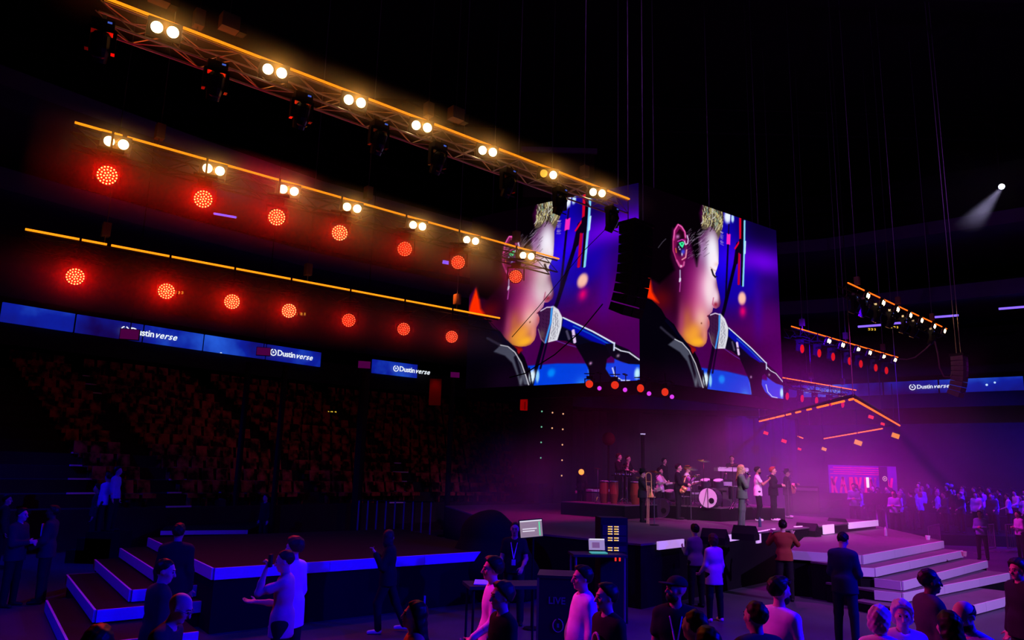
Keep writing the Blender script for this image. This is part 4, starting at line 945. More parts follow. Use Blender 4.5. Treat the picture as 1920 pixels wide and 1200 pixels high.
# ------------------------------------------------------------------ people
def surface_nets(F, org, h):
    """vertices and quads of the zero surface of a sampled field"""
    S = F < 0
    nx, ny, nz = F.shape
    c = S[:-1, :-1, :-1].astype(np.int8)
    cnt = np.zeros((nx - 1, ny - 1, nz - 1), np.int8)
    for dx in (0, 1):
        for dy in (0, 1):
            for dz in (0, 1): cnt += S[dx:nx - 1 + dx, dy:ny - 1 + dy, dz:nz - 1 + dz]
    act = (cnt > 0) & (cnt < 8); idx = np.full(act.shape, -1, np.int64); ii = np.argwhere(act)
    if len(ii) == 0: return np.zeros((0, 3)), np.zeros((0, 4), np.int64)
    idx[act] = np.arange(len(ii)); P = np.zeros((len(ii), 3)); N = np.zeros(len(ii))
    corners = [(a, b, c_) for a in (0, 1) for b in (0, 1) for c_ in (0, 1)]
    vals = {k: F[ii[:, 0] + k[0], ii[:, 1] + k[1], ii[:, 2] + k[2]] for k in corners}
    for k in corners:
        for ax in range(3):
            if k[ax] == 0:
                k2 = tuple(1 if i == ax else k[i] for i in range(3)); a, b = vals[k], vals[k2]
                m = (a < 0) != (b < 0); t = np.where(m, a / np.where(m, a - b, 1), 0)
                q = np.array(k, float)[None] + np.zeros((len(ii), 3)); q[:, ax] = t
                P[m] += q[m]; N[m] += 1
    V = (ii + P / N[:, None]) * h + org
    Q = []
    for ax in range(3):
        o1, o2 = [(1, 2), (2, 0), (0, 1)][ax]
        sl0 = [slice(None)] * 3; sl1 = [slice(None)] * 3; sl0[ax] = slice(0, -1); sl1[ax] = slice(1, None)
        A_ = S[tuple(sl0)]; B_ = S[tuple(sl1)]; e = np.argwhere(A_ != B_)
        ok = (e[:, o1] > 0) & (e[:, o2] > 0) & (e[:, o1] < F.shape[o1] - 1) & (e[:, o2] < F.shape[o2] - 1); e = e[ok]
        inside = A_[e[:, 0], e[:, 1], e[:, 2]]
        def at(d1, d2):
            g = e.copy(); g[:, o1] -= d1; g[:, o2] -= d2; return idx[g[:, 0], g[:, 1], g[:, 2]]
        q = np.stack([at(1, 1), at(0, 1), at(0, 0), at(1, 0)], 1)
        q[~inside] = q[~inside][:, ::-1]; Q.append(q)
    return V, np.concatenate(Q)
def fast_mesh(name, V, Q, m, smooth=True):
    me = bpy.data.meshes.new(name); me.vertices.add(len(V)); me.vertices.foreach_set('co', V.astype(np.float32).ravel())
    me.loops.add(Q.size); me.loops.foreach_set('vertex_index', Q.ravel().astype(np.int32)); me.polygons.add(len(Q))
    me.polygons.foreach_set('loop_start', np.arange(0, Q.size, 4, dtype=np.int32)); me.update(calc_edges=True)
    if m: me.materials.append(m)
    if smooth: me.shade_smooth()
    return me
def np_(v): return np.array(v, float)
def nrm(v): v = np_(v); return v / np.linalg.norm(v)
def rot(axis, a):
    return np.array(Matrix.Rotation(a, 3, axis))
class Field:
    """smooth union of limbs and ellipsoids sampled on a grid"""
    def __init__(s, res): s.res = res; s.p = []; s.cuts = []
    def cap(s, a, b, ra, rb, k=0.02, sy=1.0, R=None): s.p.append(('c', np_(a), np_(b), ra, rb, k, sy, R)); return s
    def ell(s, c, r, k=0.02, R=None): s.p.append(('e', np_(c), np_(r), R, k)); return s
    def cut(s, fn): s.cuts.append(fn); return s
    def mesh(s, name, m, wob=0.0, wf=(9, 11, 7), seed=0.0):
        h = s.res; lo = np.full(3, 1e9); hi = -lo
        bbs = []
        for p in s.p:
            if p[0] == 'c': r = max(p[3], p[4]) * 1.05; a = np.minimum(p[1], p[2]) - r; b = np.maximum(p[1], p[2]) + r
            else: r = max(p[2]); a = p[1] - r; b = p[1] + r
            bbs.append((a, b)); lo = np.minimum(lo, a); hi = np.maximum(hi, b)
        lo -= 3 * h; n = np.ceil((hi + 3 * h - lo) / h).astype(int) + 1
        F = np.full(n, 0.5)
        for p, (a, b) in zip(s.p, bbs):
            k = p[5] if p[0] == 'c' else p[4]; mg = k + 2.5 * h
            i0 = np.maximum(((a - mg - lo) / h).astype(int), 0); i1 = np.minimum(((b + mg - lo) / h).astype(int) + 2, n)
            X = (lo[0] + np.arange(i0[0], i1[0]) * h)[:, None, None]; Y = (lo[1] + np.arange(i0[1], i1[1]) * h)[None, :, None]; Z = (lo[2] + np.arange(i0[2], i1[2]) * h)[None, None, :]
            if p[0] == 'c':
                _, A_, B_, ra, rb, _, sy, R = p
                dx, dy, dz = X - A_[0], Y - A_[1], Z - A_[2]; e = B_ - A_
                if R is not None:
                    dx, dy, dz = (dx * R[0, 0] + dy * R[1, 0] + dz * R[2, 0]), (dx * R[0, 1] + dy * R[1, 1] + dz * R[2, 1]), (dx * R[0, 2] + dy * R[1, 2] + dz * R[2, 2]); e = e @ R
                t = np.clip((dx * e[0] + dy * e[1] + dz * e[2]) / (e @ e + 1e-12), 0, 1)
                D = np.sqrt((dx - t * e[0]) ** 2 + ((dy - t * e[1]) / sy) ** 2 + (dz - t * e[2]) ** 2) - (ra + (rb - ra) * t)
                if sy < 1: D = D * (sy + (1 - sy) * .4)
            else:
                _, c, r, R, _ = p; dx, dy, dz = X - c[0], Y - c[1], Z - c[2]
                if R is not None: dx, dy, dz = (dx * R[0, 0] + dy * R[1, 0] + dz * R[2, 0]), (dx * R[0, 1] + dy * R[1, 1] + dz * R[2, 1]), (dx * R[0, 2] + dy * R[1, 2] + dz * R[2, 2])
                q = np.sqrt((dx / r[0]) ** 2 + (dy / r[1]) ** 2 + (dz / r[2]) ** 2); D = (q - 1) * min(r)
            sub = F[i0[0]:i1[0], i0[1]:i1[1], i0[2]:i1[2]]
            hh = np.maximum(k - np.abs(sub - D), 0) / k
            F[i0[0]:i1[0], i0[1]:i1[1], i0[2]:i1[2]] = np.minimum(sub, D) - hh * hh * k * .25
        X = (lo[0] + np.arange(n[0]) * h)[:, None, None]; Y = (lo[1] + np.arange(n[1]) * h)[None, :, None]; Z = (lo[2] + np.arange(n[2]) * h)[None, None, :]
        if wob: F = F + wob * np.sin(X * wf[0] + Z * wf[1] * .6 + seed) * np.sin(Y * wf[1] + Z * wf[2] + seed * 2) + wob * .5 * np.sin(X * wf[0] * 2.3 - Z * wf[2] * 1.7 + seed)
        for fn in s.cuts: F = np.maximum(F, fn(X, Y, Z))
        V, Q = surface_nets(F, lo, h)
        return fast_mesh(name, V, Q, m)

SKIN = {'light': mat('skin_light', (.62, .40, .30), .5, noise=.08, scale=9), 'mid': mat('skin_mid', (.42, .25, .17), .5, noise=.08, scale=9), 'dark': mat('skin_dark', (.10, .055, .035), .42, noise=.08, scale=9)}
HAIRM = {'black': mat('hair_black', (.012, .009, .008), .45, noise=.5, scale=40), 'brown': mat('hair_brown', (.05, .025, .015), .5, noise=.5, scale=40), 'grey': mat('hair_grey', (.55, .53, .52), .55, noise=.4, scale=35), 'blonde': mat('hair_blonde', (.5, .33, .16), .5, noise=.4, scale=35), 'red': mat('hair_red', (.3, .08, .03), .5, noise=.4, scale=35)}
CLO = {'white': (.82, .82, .85), 'black': (.012, .012, .014), 'navy': (.015, .02, .06), 'pink': (.6, .30, .34), 'grey': (.16, .17, .18), 'green': (.12, .17, .13), 'lilac': (.5, .42, .6), 'rust': (.28, .06, .03), 'blue': (.25, .33, .55), 'denim': (.05, .07, .14), 'orange': (.75, .25, .12), 'charcoal': (.03, .03, .035), 'paleblue': (.45, .55, .8), 'red': (.4, .04, .05)}
def cloth(c): return mat('cloth_' + c, CLO[c], .85, noise=.12, scale=14, bump=.12)
EYE = mat('eye_dark', (.02, .02, .02), .1)
def person(label, loc, face, h=1.76, skin='light', hair=('short', 'black'), top='white', sleeve='long', legs='black', jacket=None, res=.013, arms=((-.12, -.02, -1), (-.05, .25, -1), (.12, -.02, -1), (.05, .25, -1)),
           legp=((-.06, 0, -1), (-.03, -.02, -1), (.06, 0, -1), (.03, -.02, -1)), lean=(0, 0), head=(0, 0, 0), fat=1.0, shoes='black', curl=(.5, .5), hem=.86, female=False, extra=(), group=None, flare=1.0, cat='person', collar=None, detail=True, dress=False):
    """body as one surface; +Y is the way the person faces; arms = upper arm and forearm directions, left (-x) then right (+x)"""
    s = h / 1.76; B = Field(res)
    T = rot('X', -lean[0]) @ rot('Y', lean[1])          # torso lean (forward, sideways)
    pel = np.array([0, 0, .95 * s]); up = lambda v: pel + T @ (np_(v) * s)
    sw = (.163 if not female else .145); f = fat
    chest = up((0, .0, .34)); belly = up((0, .01, .14)); neck0 = up((0, -.01, .50)); hd0 = up((0, .02, .615))
    shL, shR = up((-sw, -.01, .432)), up((sw, -.01, .432))
    hipw = .092
    joints = {}
    jl = [shL, None, None, shR, None, None]
    for i, sh in ((0, shL), (1, shR)):
        u = T @ nrm(arms[2 * i]); fo = T @ nrm(arms[2 * i + 1]); el = sh + u * .285 * s; wr = el + fo * .255 * s
        joints[i] = (sh, el, wr, u, fo)
    lg = {}
    for i, sx in ((0, -1), (1, 1)):
        hp = pel + np.array([sx * hipw * s, 0, -.03 * s]); kn = hp + nrm(legp[2 * i]) * .43 * s; an = kn + nrm(legp[2 * i + 1]) * .42 * s; lg[i] = (hp, kn, an)
    low = min(lg[0][2][2], lg[1][2][2]) - .075 * s
    # torso
    tors = [(up((0, 0, .30)), up((0, -.005, .40)), .135 * f, .118 * f), (up((0, .01, .10)), up((0, 0, .30)), .125 * f, .138 * f), (up((0, 0, -.02)), up((0, .01, .12)), .14 * f, .122 * f)]
    def torso(F_, g, low_=True, sy=.72):
        for a, b, r1, r2 in tors: F_.cap(a, b, (r1 + g) * s, (r2 + g) * s, .05, sy if f < 1.15 else .85)
        F_.cap(shL + T @ np.array([.05, 0, -.01]) * s, shR + T @ np.array([-.05, 0, -.01]) * s, (.062 + g) * s, (.062 + g) * s, .06)
        for sg in (-1, 1): F_.cap(up((sg * .03, -.015, .475)), up((sg * .13, -.012, .445)), (.036 + g) * s, (.05 + g) * s, .04)
        F_.cap(up((-.08, 0, .33)), up((.08, 0, .33)), (.10 + g) * s * f, (.10 + g) * s * f, .05, .8)
        if female: F_.ell(up((-.065, .085, .32)), np.array([.06, .05, .06]) * s, .05); F_.ell(up((.065, .085, .32)), np.array([.06, .05, .06]) * s, .05)
        if f > 1.12: F_.ell(up((0, .08, .10)), (np.array([.13, .09, .14]) * f + g * 1.3) * s, .08)
    torso(B, -.006)
    B.cap(up((0, -.015, .44)), up((0, .01, .56)), .056 * s, .05 * s, .03)
    for i in (0, 1):
        sh, el, wr, u, fo = joints[i]
        B.ell(sh, np.array([.048, .048, .048]) * s, .04); B.cap(sh, el, .046 * s, .038 * s, .03); B.cap(el, el + (wr - el) * .45, .038 * s, .037 * s, .02); B.cap(el + (wr - el) * .4, wr, .037 * s, .024 * s, .02)
        # hand: palm, four fingers, thumb
        sgn = -1 if i == 0 else 1; z = nrm(fo); side = np.cross(z, T @ np.array([0, 1.0, .2])); side = nrm(side) if np.linalg.norm(side) > .1 else np.array([1., 0, 0]); side *= 1; nrml = nrm(np.cross(side, z)); nrml = nrml * (1 if nrml @ (T @ np.array([-sgn * 1.0, .3, 0])) > 0 else -1)
        fr = nrm(np.cross(nrml, z)); fr = fr * (1 if fr @ (T @ np.array([0, 1.0, .3])) > 0 else -1)
        pc = wr + z * .05 * s; Rp = np.stack([nrml, fr, z], 1)
        B.ell(pc, np.array([.016, .042, .052]) * s, .02, Rp)
        cu = curl[i]
        for q, (off, ln) in enumerate(((.030, .070), (.010, .080), (-.010, .074), (-.030, .058))):
            b0 = wr + z * .085 * s + fr * off * s; d1 = nrm(z * math.cos(cu * .9) + nrml * math.sin(cu * .9)); d2 = nrm(z * math.cos(cu * 2.2) + nrml * math.sin(cu * 2.2))
            m_ = b0 + d1 * ln * .5 * s; B.cap(b0, m_, .0095 * s, .009 * s, .006); B.cap(m_, m_ + d2 * ln * .5 * s, .009 * s, .0075 * s, .006)
        tb = wr + z * .025 * s + fr * .034 * s; d1 = nrm(z * .6 + fr * .7 + nrml * .3); m_ = tb + d1 * .038 * s; B.cap(tb, m_, .013 * s, .011 * s, .01); B.cap(m_, m_ + nrm(z * .8 + fr * .2 + nrml * (.3 + cu * .5)) * .032 * s, .0105 * s, .009 * s, .006)
    for i in (0, 1):
        hp, kn, an = lg[i]
        B.cap(hp, kn, .083 * s * min(f, 1.15), .052 * s, .04); B.cap(kn, kn + (an - kn) * .35, .05 * s, .054 * s, .03); B.cap(kn + (an - kn) * .3, an, .053 * s, .033 * s, .03)
        sx = -1 if i == 0 else 1
        B.cap(an + np.array([0, -.02, -.04]) * s, an + np.array([sx * .02, .13, -.05]) * s, .03 * s, .024 * s, .02)
    # head
    HR = T @ rot('Z', head[0]) @ rot('X', head[1]) @ rot('Y', head[2]); hc = hd0 + T @ rot('Z', head[0]) @ rot('X', head[1]) @ np.array([0, .0, .045]) * s
    hp_ = lambda v: hc + HR @ (np_(v) * s)
    B.ell(hp_((0, -.012, .022)), np.array([.074, .095, .088]) * s, .02, HR); B.ell(hp_((0, .022, -.045)), np.array([.056, .066, .066]) * s, .03, HR)
    B.ell(hp_((0, .062, -.092)), np.array([.026, .022, .02]) * s, .02, HR)                         # chin
    B.cap(hp_((0, .088, .008)), hp_((0, .108, -.034)), .010 * s, .0145 * s, .012)                   # nose
    B.cap(hp_((-.03, .078, .022)), hp_((.03, .078, .022)), .013 * s, .013 * s, .012)                # brow
    B.cap(hp_((-.018, .082, -.062)), hp_((.018, .082, -.062)), .0085 * s, .0085 * s, .008)          # lips
    for sx in (-1, 1):
        B.ell(hp_((sx * .045, .055, -.022)), np.array([.022, .02, .02]) * s, .02, HR)
        B.ell(hp_((sx * .076, -.008, -.008)), np.array([.009, .019, .031]) * s, .008, HR)
        B.ell(hp_((sx * .03, .080, .0)), np.array([.012, .008, .009]) * s, .004, HR)
    root = thing('person', label, cat, (loc[0], loc[1], loc[2]), face, group)
    oz = np.array([0, 0, -low])
    def fin(o): o.location = (0, 0, -low); o.parent = root; COL.objects.link(o); return o
    def add(F_, nm, m, **kw):
        me = F_.mesh(nm, m, **kw); o = bpy.data.objects.new(nm, me); return fin(o)
    add(B, 'body', SKIN[skin])
    if detail:
        g = MB()
        for sx in (-1, 1): g.ball(hp_((sx * .030, .0835, .002)), .0095 * s, 8)
        fin(bpy.data.objects.new('eyes', g.mesh('eyes', EYE, True)))
        g = MB()
        for sx in (-1, 1): g.tube(hp_((sx * .014, .094, .024)), hp_((sx * .044, .082, .026)), .0042 * s, n=5)
        g.tube(hp_((-.02, .0915, -.062)), hp_((.02, .0915, -.062)), .003 * s, n=5)
        fin(bpy.data.objects.new('brows', g.mesh('brows', HAIRM[hair[1] if hair[1] in HAIRM else 'black'])))
    # shirt
    cr = max(res, .014)
    def upper(g, sl, hemz, nm, col, wob=.004, seed=1.0, open_=False):
        F_ = Field(cr); torso(F_, .010 + g)
        L = {'long': 1.93, 'short': .58, 'none': 0.0, 'rolled': 1.3}[sl]
        for i in (0, 1):
            sh, el, wr, u, fo = joints[i]
            if L == 0: continue
            F_.ell(sh, np.array([.054 + g] * 3) * s, .03)
            e1 = sh + (el - sh) * min(L, 1); F_.cap(sh, e1, (.055 + g) * s, (.052 + g + (.008 if sl == 'short' else 0)) * s, .03)
            if L > 1: F_.cap(el, el + (wr - el) * (L - 1), (.052 + g) * s, (.036 + g) * s, .03)
        if hemz < .95:
            for sg in (-1, 1): F_.cap(up((sg * .045, 0, .05)), pel + np.array([sg * .05 * s, 0, (hemz - 1.0) * s]), (.136 * f + g) * s, (.146 * f + g) * s * flare, .04, .95)
            hz_ = hemz * s; F_.cut(lambda X, Y, Z: (hz_ - Z) + 0 * X + 0 * Y)
        nk = up((0, .02, .53)); F_.cut(lambda X, Y, Z: (.058 * s - np.sqrt((X - nk[0]) ** 2 + (Y - nk[1]) ** 2 + ((Z - nk[2]) / 1.2) ** 2)))
        return add(F_, nm, cloth(col), wob=wob, seed=seed)
    sd = (hash(label) % 100) / 10.0 if False else (len(label) * .37)
    if top: upper(0, sleeve, hem if not jacket else .9, 'shirt' if sleeve != 'none' else 'top', top, seed=sd)
    if jacket: upper(.014, 'long', .80, 'jacket', jacket, .0035, sd + 1)
    if collar:
        F_ = Field(.009); F_.cap(up((0, -.014, .475)), up((0, .0, .512)), .066 * s, .060 * s, .01); n0, n1 = up((0, -.012, .46)), up((0, .01, .56))
        zt = up((0, 0, .515)); F_.cut(lambda X, Y, Z: (Z - zt[2] - (n1[1] - Y) * .25)); F_.cut(lambda X, Y, Z: .054 * s - np.sqrt((X - n0[0]) ** 2 + (Y - n0[1] - (Z - n0[2]) * .2) ** 2) + 0 * Z)
        add(F_, 'collar', cloth(collar))
    if legs:
        F_ = Field(cr); F_.cap(pel + np.array([-.05, 0, .01]) * s, pel + np.array([.05, 0, .01]) * s, .118 * s * f, .118 * s * f, .05, .9); F_.cap(pel + np.array([-.04, 0, -.08]) * s, pel + np.array([.04, 0, -.08]) * s, .09 * s * f, .09 * s * f, .05)
        for i in (0, 1):
            hp, kn, an = lg[i]
            F_.cap(hp, kn, .098 * s * min(f, 1.2), .073 * s, .05); F_.cap(kn, an + np.array([0, 0, .0]), .072 * s, .058 * s * flare, .03)
        add(F_, 'trousers', cloth(legs), wob=.003, seed=sd + 3)
        for i in (0, 1):
            F_ = Field(.011)
            hp, kn, an = lg[i]; sx = -1 if i == 0 else 1
            F_.cap(an + np.array([0, -.03, -.035]) * s, an + np.array([sx * .02, .15, -.048]) * s, .042 * s, .034 * s, .02); F_.cap(an + np.array([0, 0, .0]) * s, an + np.array([0, -.01, -.04]) * s, .042 * s, .042 * s, .02)
            F_.cut(lambda X, Y, Z: (low + .004 - Z) + 0 * X + 0 * Y)
            add(F_, 'shoe', mat('shoe_' + shoes, CLO[shoes], .5))
    # hair
    style, hcol = hair
    if style != 'bald':
        F_ = Field(.0105); g = {'short': .010, 'crop': .004, 'full': .02, 'curly': .032, 'long': .016, 'bob': .024, 'ring': .008, 'bun': .012, 'cap': .008, 'hat': .008}[style]
        F_.ell(hp_((0, -.018, .030)), (np.array([.075, .096, .090]) + g) * s, .01, HR)
        if style in ('full', 'short'): F_.ell(hp_((0, .03, .09)), np.array([.06, .06, .034 + g * .5]) * s, .02, HR)
        if style in ('long',):
            F_.ell(hp_((0, -.045, -.05)), np.array([.088, .07, .10]) * s, .03, HR); F_.cap(hp_((0, -.07, -.08)), up((0, -.105, .30)), .072 * s, .06 * s, .04)
            F_.cap(hp_((-.05, -.05, -.08)), up((-.07, -.07, .32)), .045 * s, .035 * s, .03); F_.cap(hp_((.05, -.05, -.08)), up((.07, -.07, .32)), .045 * s, .035 * s, .03)
        if style == 'bob': F_.ell(hp_((0, -.035, -.045)), np.array([.10, .085, .09]) * s, .03, HR)
        if style == 'bun': F_.ell(hp_((0, -.11, .07)), np.array([.045, .04, .045]) * s, .01, HR)
        Hi = HR.T / s
        def facecut(X, Y, Z):
            x = (X - hc[0]) * Hi[0, 0] + (Y - hc[1]) * Hi[0, 1] + (Z - hc[2]) * Hi[0, 2]; y = (X - hc[0]) * Hi[1, 0] + (Y - hc[1]) * Hi[1, 1] + (Z - hc[2]) * Hi[1, 2]; z = (X - hc[0]) * Hi[2, 0] + (Y - hc[1]) * Hi[2, 1] + (Z - hc[2]) * Hi[2, 2]
            d = y * .80 - (z - .052) * .62 - .030         # hair line plane from forehead to the ears
            if style in ('long', 'bob'): d = np.minimum(d, 1) ; d = np.maximum(y * .92 - (z - .05) * .5 - .042, -9)
            if style == 'ring': d = np.maximum(d, z - .035)
            low_ = (-.062 - z) if style not in ('long', 'bob') else (-9 - 0 * z)
            if style in ('crop', 'short', 'full', 'ring', 'cap', 'hat', 'bun', 'curly'): low_ = -z - .05 + np.abs(y + .1) * .15
            return np.maximum(d, low_) * s
        F_.cut(facecut)
        if style not in ('cap',): add(F_, 'hair', HAIRM[hcol], wob=.0035 if style not in ('curly', 'bob') else .0045, wf=(70, 60, 55), seed=sd)
        else:
            F_ = Field(.011); F_.ell(hp_((0, -.012, .045)), np.array([.088, .108, .082]) * s, .01, HR); F_.ell(hp_((0, .12, .045)), np.array([.075, .075, .010]) * s, .008, HR)
            Hz = HR[:, 2]; c0 = hp_((0, 0, .035)); F_.cut(lambda X, Y, Z: -((X - c0[0]) * Hz[0] + (Y - c0[1]) * Hz[1] + (Z - c0[2]) * Hz[2])); add(F_, 'cap', cloth('black'))
        if style == 'hat':
            g = MB().lathe([(.17, 0), (.165, .012), (.09, .02), (.085, .10), (.06, .11)], n=20); M_ = Matrix(HR.tolist()); o = bpy.data.objects.new('hat', g.mesh('hat', cloth('black'), False)); fin(o)
            o.matrix_local = Matrix.Translation(Vector(hp_((0, -.01, .06))) + Vector((0, 0, -low))) @ M_.to_4x4()
    if 'beard' in extra:
        F_ = Field(.0105); F_.ell(hp_((0, .035, -.075)), np.array([.062, .062, .055]) * s, .01, HR); F_.cut(lambda X, Y, Z: ((X - hc[0]) * HR[0, 2] + (Y - hc[1]) * HR[1, 2] + (Z - hc[2]) * HR[2, 2]) + .05 * s - ((X - hc[0]) * HR[0, 1] + (Y - hc[1]) * HR[1, 1] + (Z - hc[2]) * HR[2, 1]) * .15)
        add(F_, 'beard', HAIRM[hcol if hcol != 'none' else 'black'], wob=.002, wf=(70, 60, 55))
    if 'glasses' in extra or 'raised_glasses' in extra:
        g = MB(); dz = .0 if 'glasses' in extra else .085; dy = 0 if 'glasses' in extra else -.015
        for sx in (-1, 1):
            for k in range(10):
                a0, a1 = 2 * PI * k / 10, 2 * PI * (k + 1) / 10
                g.tube(hp_((sx * .033 + .022 * math.cos(a0), .102 + dy, dz + .017 * math.sin(a0))), hp_((sx * .033 + .022 * math.cos(a1), .102 + dy, dz + .017 * math.sin(a1))), .0022, n=4)
            g.tube(hp_((sx * .055, .10 + dy, dz)), hp_((sx * .082, -.005 + dy, dz * 1.1)), .002, n=4)
        g.tube(hp_((-.012, .103 + dy, dz)), hp_((.012, .103 + dy, dz)), .002, n=4)
        fin(bpy.data.objects.new('glasses', g.mesh('glasses', mat('glasses_frame', (.3, .3, .32), .2, .8))))
    if 'lanyard' in extra:
        g = MB(); a0 = up((-.06, -.01, .49)); a1 = up((.06, -.01, .49)); fr_ = .135 * f * .78 + .022
        lf = [up((-.065, .02, .485)), up((-.055, fr_ * .72, .42)), up((-.03, fr_ * .98, .30)), up((0, fr_ * 1.02, .16))]; rf = [up((.065, .02, .485)), up((.055, fr_ * .72, .42)), up((.03, fr_ * .98, .30)), up((0, fr_ * 1.02, .16))]
        for L_ in (lf, rf):
            for a, b in zip(L_[:-1], L_[1:]): g.tube(a, b, .008, n=4)
        o = fin(bpy.data.objects.new('lanyard', g.mesh('lanyard', mat('lanyard_pale', (.7, .65, .8), .6))))
        bd = MB().box(up((0, fr_ * 1.04, .10)), (.075, .012, .10)); fin(bpy.data.objects.new('badge', bd.mesh('badge', mat('badge_card', (.5, .5, .55), .5))))
    if 'tie' in extra:
        g = MB(); fr_ = .135 * .78 + .02
        for a, b, w_ in ((up((0, .055, .475)), up((0, fr_ * .95, .38)), .018), (up((0, fr_ * .95, .38)), up((0, fr_ * 1.05, .12)), .028)): g.tube(a, b, w_ * .7, w_, n=6)
        fin(bpy.data.objects.new('tie', g.mesh('tie', cloth('black'))))
    def wpt(v): return root.matrix_basis @ Vector(v)
    info = {'wrL': joints[0][2] + oz, 'wrR': joints[1][2] + oz, 'fL': joints[0][4], 'fR': joints[1][4], 'root': root, 'up': lambda v: up(v) + oz, 'head': lambda v: hp_(v) + oz}
    Rz = Matrix.Rotation(face, 3, 'Z')
    info['world'] = lambda v: Vector(loc) + Rz @ Vector(v)
    return info
# ------------------------------------------------------------------ the cast
def at_head(px, py, h, g=0.0):
    p = onz(px, py, g + h); return (p.x, p.y, g)
def at_feet(px, py, g): p = onz(px, py, g); return (p.x, p.y, g)
DN = ((-.12, -.02, -1), (-.04, .25, -1), (.12, -.02, -1), (.04, .25, -1))
def held(name, label, cat, pos, mb, m, rz=0):
    return tag(mb.build(name, m, None, loc=pos), label, cat)
def tr(info, side): return info['world'](info['wr' + side] + nrm(info['f' + side]) * .09)
H = PI / 2
I = person('man in a loose white shirt facing left, dark phone in hand', at_head(927, 1040, 1.82), H * 1.12, h=1.82, hair=('full', 'black'), top='white', legs='charcoal', arms=((-.15, .15, -1), (.05, .8, -.55), (.15, .05, -1), (.05, .45, -.8)), curl=(.9, .5), collar='white', res=.011)
p = tr(I, 'L'); ph = MB().box((0, 0, 0), (.075, .012, .15), M=Matrix.Rotation(.5, 3, 'X')); held('phone', 'dark phone in the hand of the man in the loose white shirt', 'phone', p + Vector((-.03, -.02, -.03)), ph, BLACK)
I = person('man in a black buttoned shirt standing in front of the left white-shirted man', at_head(945, 1086, 1.76), H * 1.25, h=1.76, hair=('full', 'brown'), top='black', legs='black', collar='black', arms=((-.1, .05, -1), (-.02, .6, -.8), (.12, 0, -1), (0, .4, -.9)), res=.011)
fr = .135 * .78 + .03; g = MB()
for k in range(5): g.ball(I['up']((0, fr + .012, .40 - k * .085)), .009, 6)
o = g.build('buttons', mat('button_pale', (.7, .7, .8), .3), I['root']); 
I = person('stout man in a white shirt facing left, arms hanging, right of the flight case', at_head(1095, 1056, 1.8), H * 1.15, h=1.8, fat=1.13, hair=('short', 'black'), top='white', legs='charcoal', hem=.80, collar='white', arms=((-.18, .0, -1), (-.02, .22, -1), (.14, 0, -1), (.02, .2, -1)), res=.011)
I = person('dark-haired man in a black sweater with a pale drop-shaped ring on the chest', at_head(1140, 1088, 1.76), H * 1.3, h=1.76, hair=('short', 'black'), top='black', legs='black', arms=((-.14, -.1, -1), (-.04, .1, -1), (.14, 0, -1), (.04, .2, -1)), res=.011, fat=1.05, head=(-.25, 0, 0))
g = MB(); c = I['up']((-.02, .135, .27)); n = 20
def dp(a, r): return (c[0] + r * math.cos(a) * .8, c[1] + .01, c[2] + r * math.sin(a) * (1.25 if math.sin(a) > 0 else 1.0))
for k in range(n):
    a0, a1 = 2 * PI * k / n, 2 * PI * (k + 1) / n; g.tube(dp(a0, .07), dp(a1, .07), .011, n=5)
g.build('chest_emblem', mat('emblem_pink', (.8, .45, .7), .6), I['root'])
I = person('man in a flat-brimmed black cap and black tee with a lanyard, looking left', at_head(1266, 1074, 1.8), PI * .93, h=1.8, skin='mid', hair=('cap', 'black'), top='black', sleeve='short', legs='black', head=(-.95, .12, 0), extra=('beard', 'lanyard'), fat=1.05, res=.012)
I = person('short-haired man seen from behind in a dark jacket, below the cap wearer', at_head(1303, 1136, 1.76), .35, h=1.76, hair=('crop', 'brown'), top='white', jacket='navy', collar='white', head=(.3, .1, 0))
I = person('dark-haired head seen from behind at the bottom edge beside the short-haired man', at_head(1328, 1172, 1.7), .1, h=1.7, hair=('full', 'black'), top='black', jacket=None)
I = person('man in a dark suit with close-cropped hair seen from behind at bottom centre right', at_head(1418, 1121, 1.78), .35, h=1.78, hair=('crop', 'brown'), top='white', jacket='charcoal', collar='white', head=(.15, 0, 0), res=.012)
I = person('man in a pale shirt turned right, glasses pushed up on his dark hair', at_head(1458, 1076, 1.84), -.95, h=1.84, hair=('short', 'black'), top='white', legs='charcoal', collar='white', extra=('raised_glasses', 'beard'), head=(-.3, 0, 0), fat=1.1, res=.011, arms=((-.15, .1, -1), (-.05, .4, -.9), (.16, .0, -1), (.0, .3, -1)))
I = person('tall man in a dark navy suit standing head bowed before the right stage wing', at_feet(1590, 1212, 0), -.75, h=1.87, hair=('short', 'black'), top='white', jacket='navy', legs='navy', collar='white', head=(-.1, -.5, 0), arms=((-.16, .1, -1), (.45, .8, -.2), (.18, .12, -1), (-.35, .85, -.1)), res=.012)
I = person('grey-haired woman in a white blouse at the bottom edge, head turned right', at_head(1648, 1133, 1.66), -.5, h=1.66, female=True, hair=('bob', 'grey'), top='white', legs='charcoal', collar='white', head=(-.5, -.15, 0), res=.012)
I = person('grey-haired person in a pale shirt leaning towards the grey-haired woman', at_head(1688, 1121, 1.68), PI * .95, h=1.68, hair=('bob', 'grey'), top='white', legs='charcoal', head=(-.2, -.1, 0), extra=('lanyard',))
I = person('bald man in a dark suit and open collar, facing right below the steps', at_head(1738, 1061, 1.87), -H * 1.05, h=1.87, skin='dark', hair=('crop', 'black'), top='paleblue', jacket='charcoal', collar='paleblue', fat=1.1, res=.011, arms=((-.15, .1, -1), (0, .5, -.8), (.16, .1, -1), (0, .5, -.8)))
I = person('long dark-haired person seen from behind at the bottom edge, between the bald men', at_head(1778, 1141, 1.72), .1, h=1.72, female=True, hair=('long', 'black'), top='black', legs='black')
